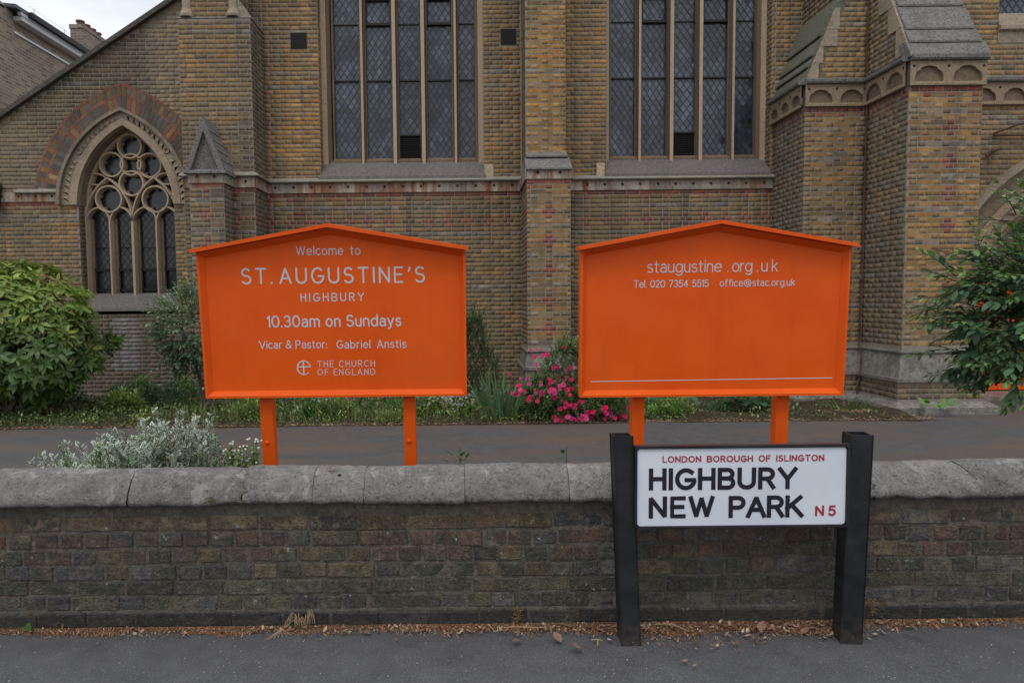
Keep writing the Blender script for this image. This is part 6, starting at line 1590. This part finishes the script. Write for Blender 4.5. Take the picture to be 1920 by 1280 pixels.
for i in range(420):
    x = rnd.uniform(-3.2, 3.4) if i < 150 else rnd.gauss(1.05, .55); y = 3.04-abs(rnd.gauss(0, .5))*edge_y(x)*1.25; s = rnd.uniform(.006, .017); q = Matrix.Rotation(rnd.uniform(0, 6.28), 3, 'Z') @ Matrix.Rotation(rnd.gauss(0, .5), 3, 'X'); c = vr(rnd.choice([(.30, .19, .13), (.22, .12, .08), (.42, .32, .22), (.18, .10, .07)]), .2)
    P5 = [q @ Vector(v)*s+Vector((x, y, .017)) for v in ((-.3, -1, 0), (.35, -.8, .1), (.5, .2, .0), (.1, 1, .25), (-.45, .3, .05), (0, 0, -.12))]
    for k in range(5): b.poly([P5[k], P5[(k+1) % 5], P5[5]], c)
tag(b.build('leaf_fragments', M_debris, None, kind='stuff'), 'broken pieces of brown leaf lying in the litter along the wall foot', 'litter')
T5 = leaf_T(1, .62, .22, -.18, 4)
dl = [(.386, 2.873, .048, .5, 'curled brown dead leaf on the pavement left of the street sign post, nearer the wall'), (.467, 2.812, .046, 1.5, 'flat brown dead leaf on the pavement lowest of those left of the street sign post'), (.21, 2.90, .04, 2.3, 'crumpled brown leaf at the litter edge, leftmost of those near the street sign'),
      (1.278, 2.945, .055, -.6, 'upright brown leaf in the litter midway between the two black posts'), (1.45, 2.925, .045, -1., 'brown leaf lying close to the right black post'), (-.46, 2.965, .030, .9, 'small brown leaf at the litter edge below the fourth coping joint'), (.93, 3.0, .042, 1.2, 'brown leaf by the wall just right of the left black post'), (2.08, 2.95, .022, .2, 'small tan leaf right of the right black post')]
for (x, y, s, a, lab) in dl:
    me = mesh_np('dry_leaf', T5[0], T5[1], T5[2], M_dry, True); o = link(me, 'dry_leaf'); s *= 1.25; o.location = (x, y, .016); o.scale = (s, s, s); o.rotation_euler = (rnd.uniform(-.1, .25), rnd.uniform(-.2, .2), a); tag(o, lab, 'dead leaf', 'dead leaves on the pavement')
def curls(name, pts_list, r, lab, cat, mat=M_straw):
    b = MB()
    for p in pts_list: b.tube(p, r, 4)
    o = b.build(name, mat); tag(o, lab, cat); return o
def tuft(x, y, z, n, sp, seed):
    r = random.Random(seed); L_ = []
    for i in range(n):
        a = r.uniform(-1, 1); h = r.uniform(.03, .075); L_.append([(x, y, z), (x+a*.012, y-.006, z+h*.7), (x+a*.03*sp, y-.018, z+h), (x+a*.05*sp, y-.03, z+h*.6), (x+a*.055*sp, y-.03, z+h*.15)])
    return L_
curls('dry_grass_tuft', tuft(-.80, 3.045, .02, 14, 1, 1) + tuft(-.755, 3.05, .03, 10, .8, 2) + [[(-.80, 3.03, .06), (-.86, 2.99, .03), (-.92+i*.018, 2.93+.008*i, .008)] for i in range(8)], .0011, 'bleached dry grass tuft growing from the wall foot below the mossy coping', 'dry grass')
curls('twig', [[(1.90, 2.93, .012), (1.955, 2.87, .010)]], .0018, 'thin dark twig on the pavement right of the black posts', 'twig', M_bark)
curls('curled_stalk', [[(.52, 2.90, .012), (.545, 2.885, .02), (.54, 2.855, .01)], [(.545, 2.885, .02), (.565, 2.892, .012)]], .003, 'forked tan stalk on the pavement just left of the left black post', 'stalk', M_straw)
curls('bent_root', [[(.12, 3.02, .012), (.2, 2.99, .03), (.3, 3.0, .02), (.40, 3.02, .015)], [(.07, 3.0, .04), (.1, 2.97, .02), (.16, 2.985, .02)], [(.82, 3.0, .03), (.9, 2.99, .035), (.97, 2.97, .01)]], .0018, 'thin pale rootlets lying on the litter beside the left black post', 'root', M_straw)
wd = thing('weed', (-2.03, 3.04, 0), 'single small green leaf weed at the wall foot by the left edge', 'weed'); lv = Leaves()
for d, s in (((.3, -.3, 1), .045), ((-.6, -.3, .5), .03), ((.9, -.2, .3), .02)): lv.add((-2.03, 3.035, .015), d, s, vr((.10, .20, .05), .1), up=(0, -1, .3))
lv.emit(leaf_T(1, .7, .1, .1, 4), M_leafA, wd)
tw = MB(); tw.tube([(-1.93, 3.05, .01), (-1.90, 3.04, .04), (-1.87, 3.04, .075)], .0025, 5); tw.tube([(-1.90, 3.04, .04), (-1.885, 3.03, .05), (-1.86, 3.03, .045)], .002, 5); o = tw.build('seedling', M_bark); tag(o, 'brown wilted seedling against the wall foot near the left edge', 'seedling')
for (x, z, lab) in ((.205, .0, 'brown dry moss tuft on the bottom course left of the street sign'), (1.83, .02, 'rusty brown dry moss clump against the wall right of the black posts')):
    b = MB()
    for i in range(90): p = Vector((x+rnd.gauss(0, .010), 3.052+rnd.uniform(-.006, 0), z+.02+rnd.uniform(0, .075))); q = p+Vector((rnd.gauss(0, .007), -rnd.uniform(.004, .012), rnd.uniform(-.004, .012))); b.tube([p, q], .0012, 3, vr((.24, .14, .06), .3))
    o = b.build('dry_moss', M_debris); tag(o, lab, 'dry moss')
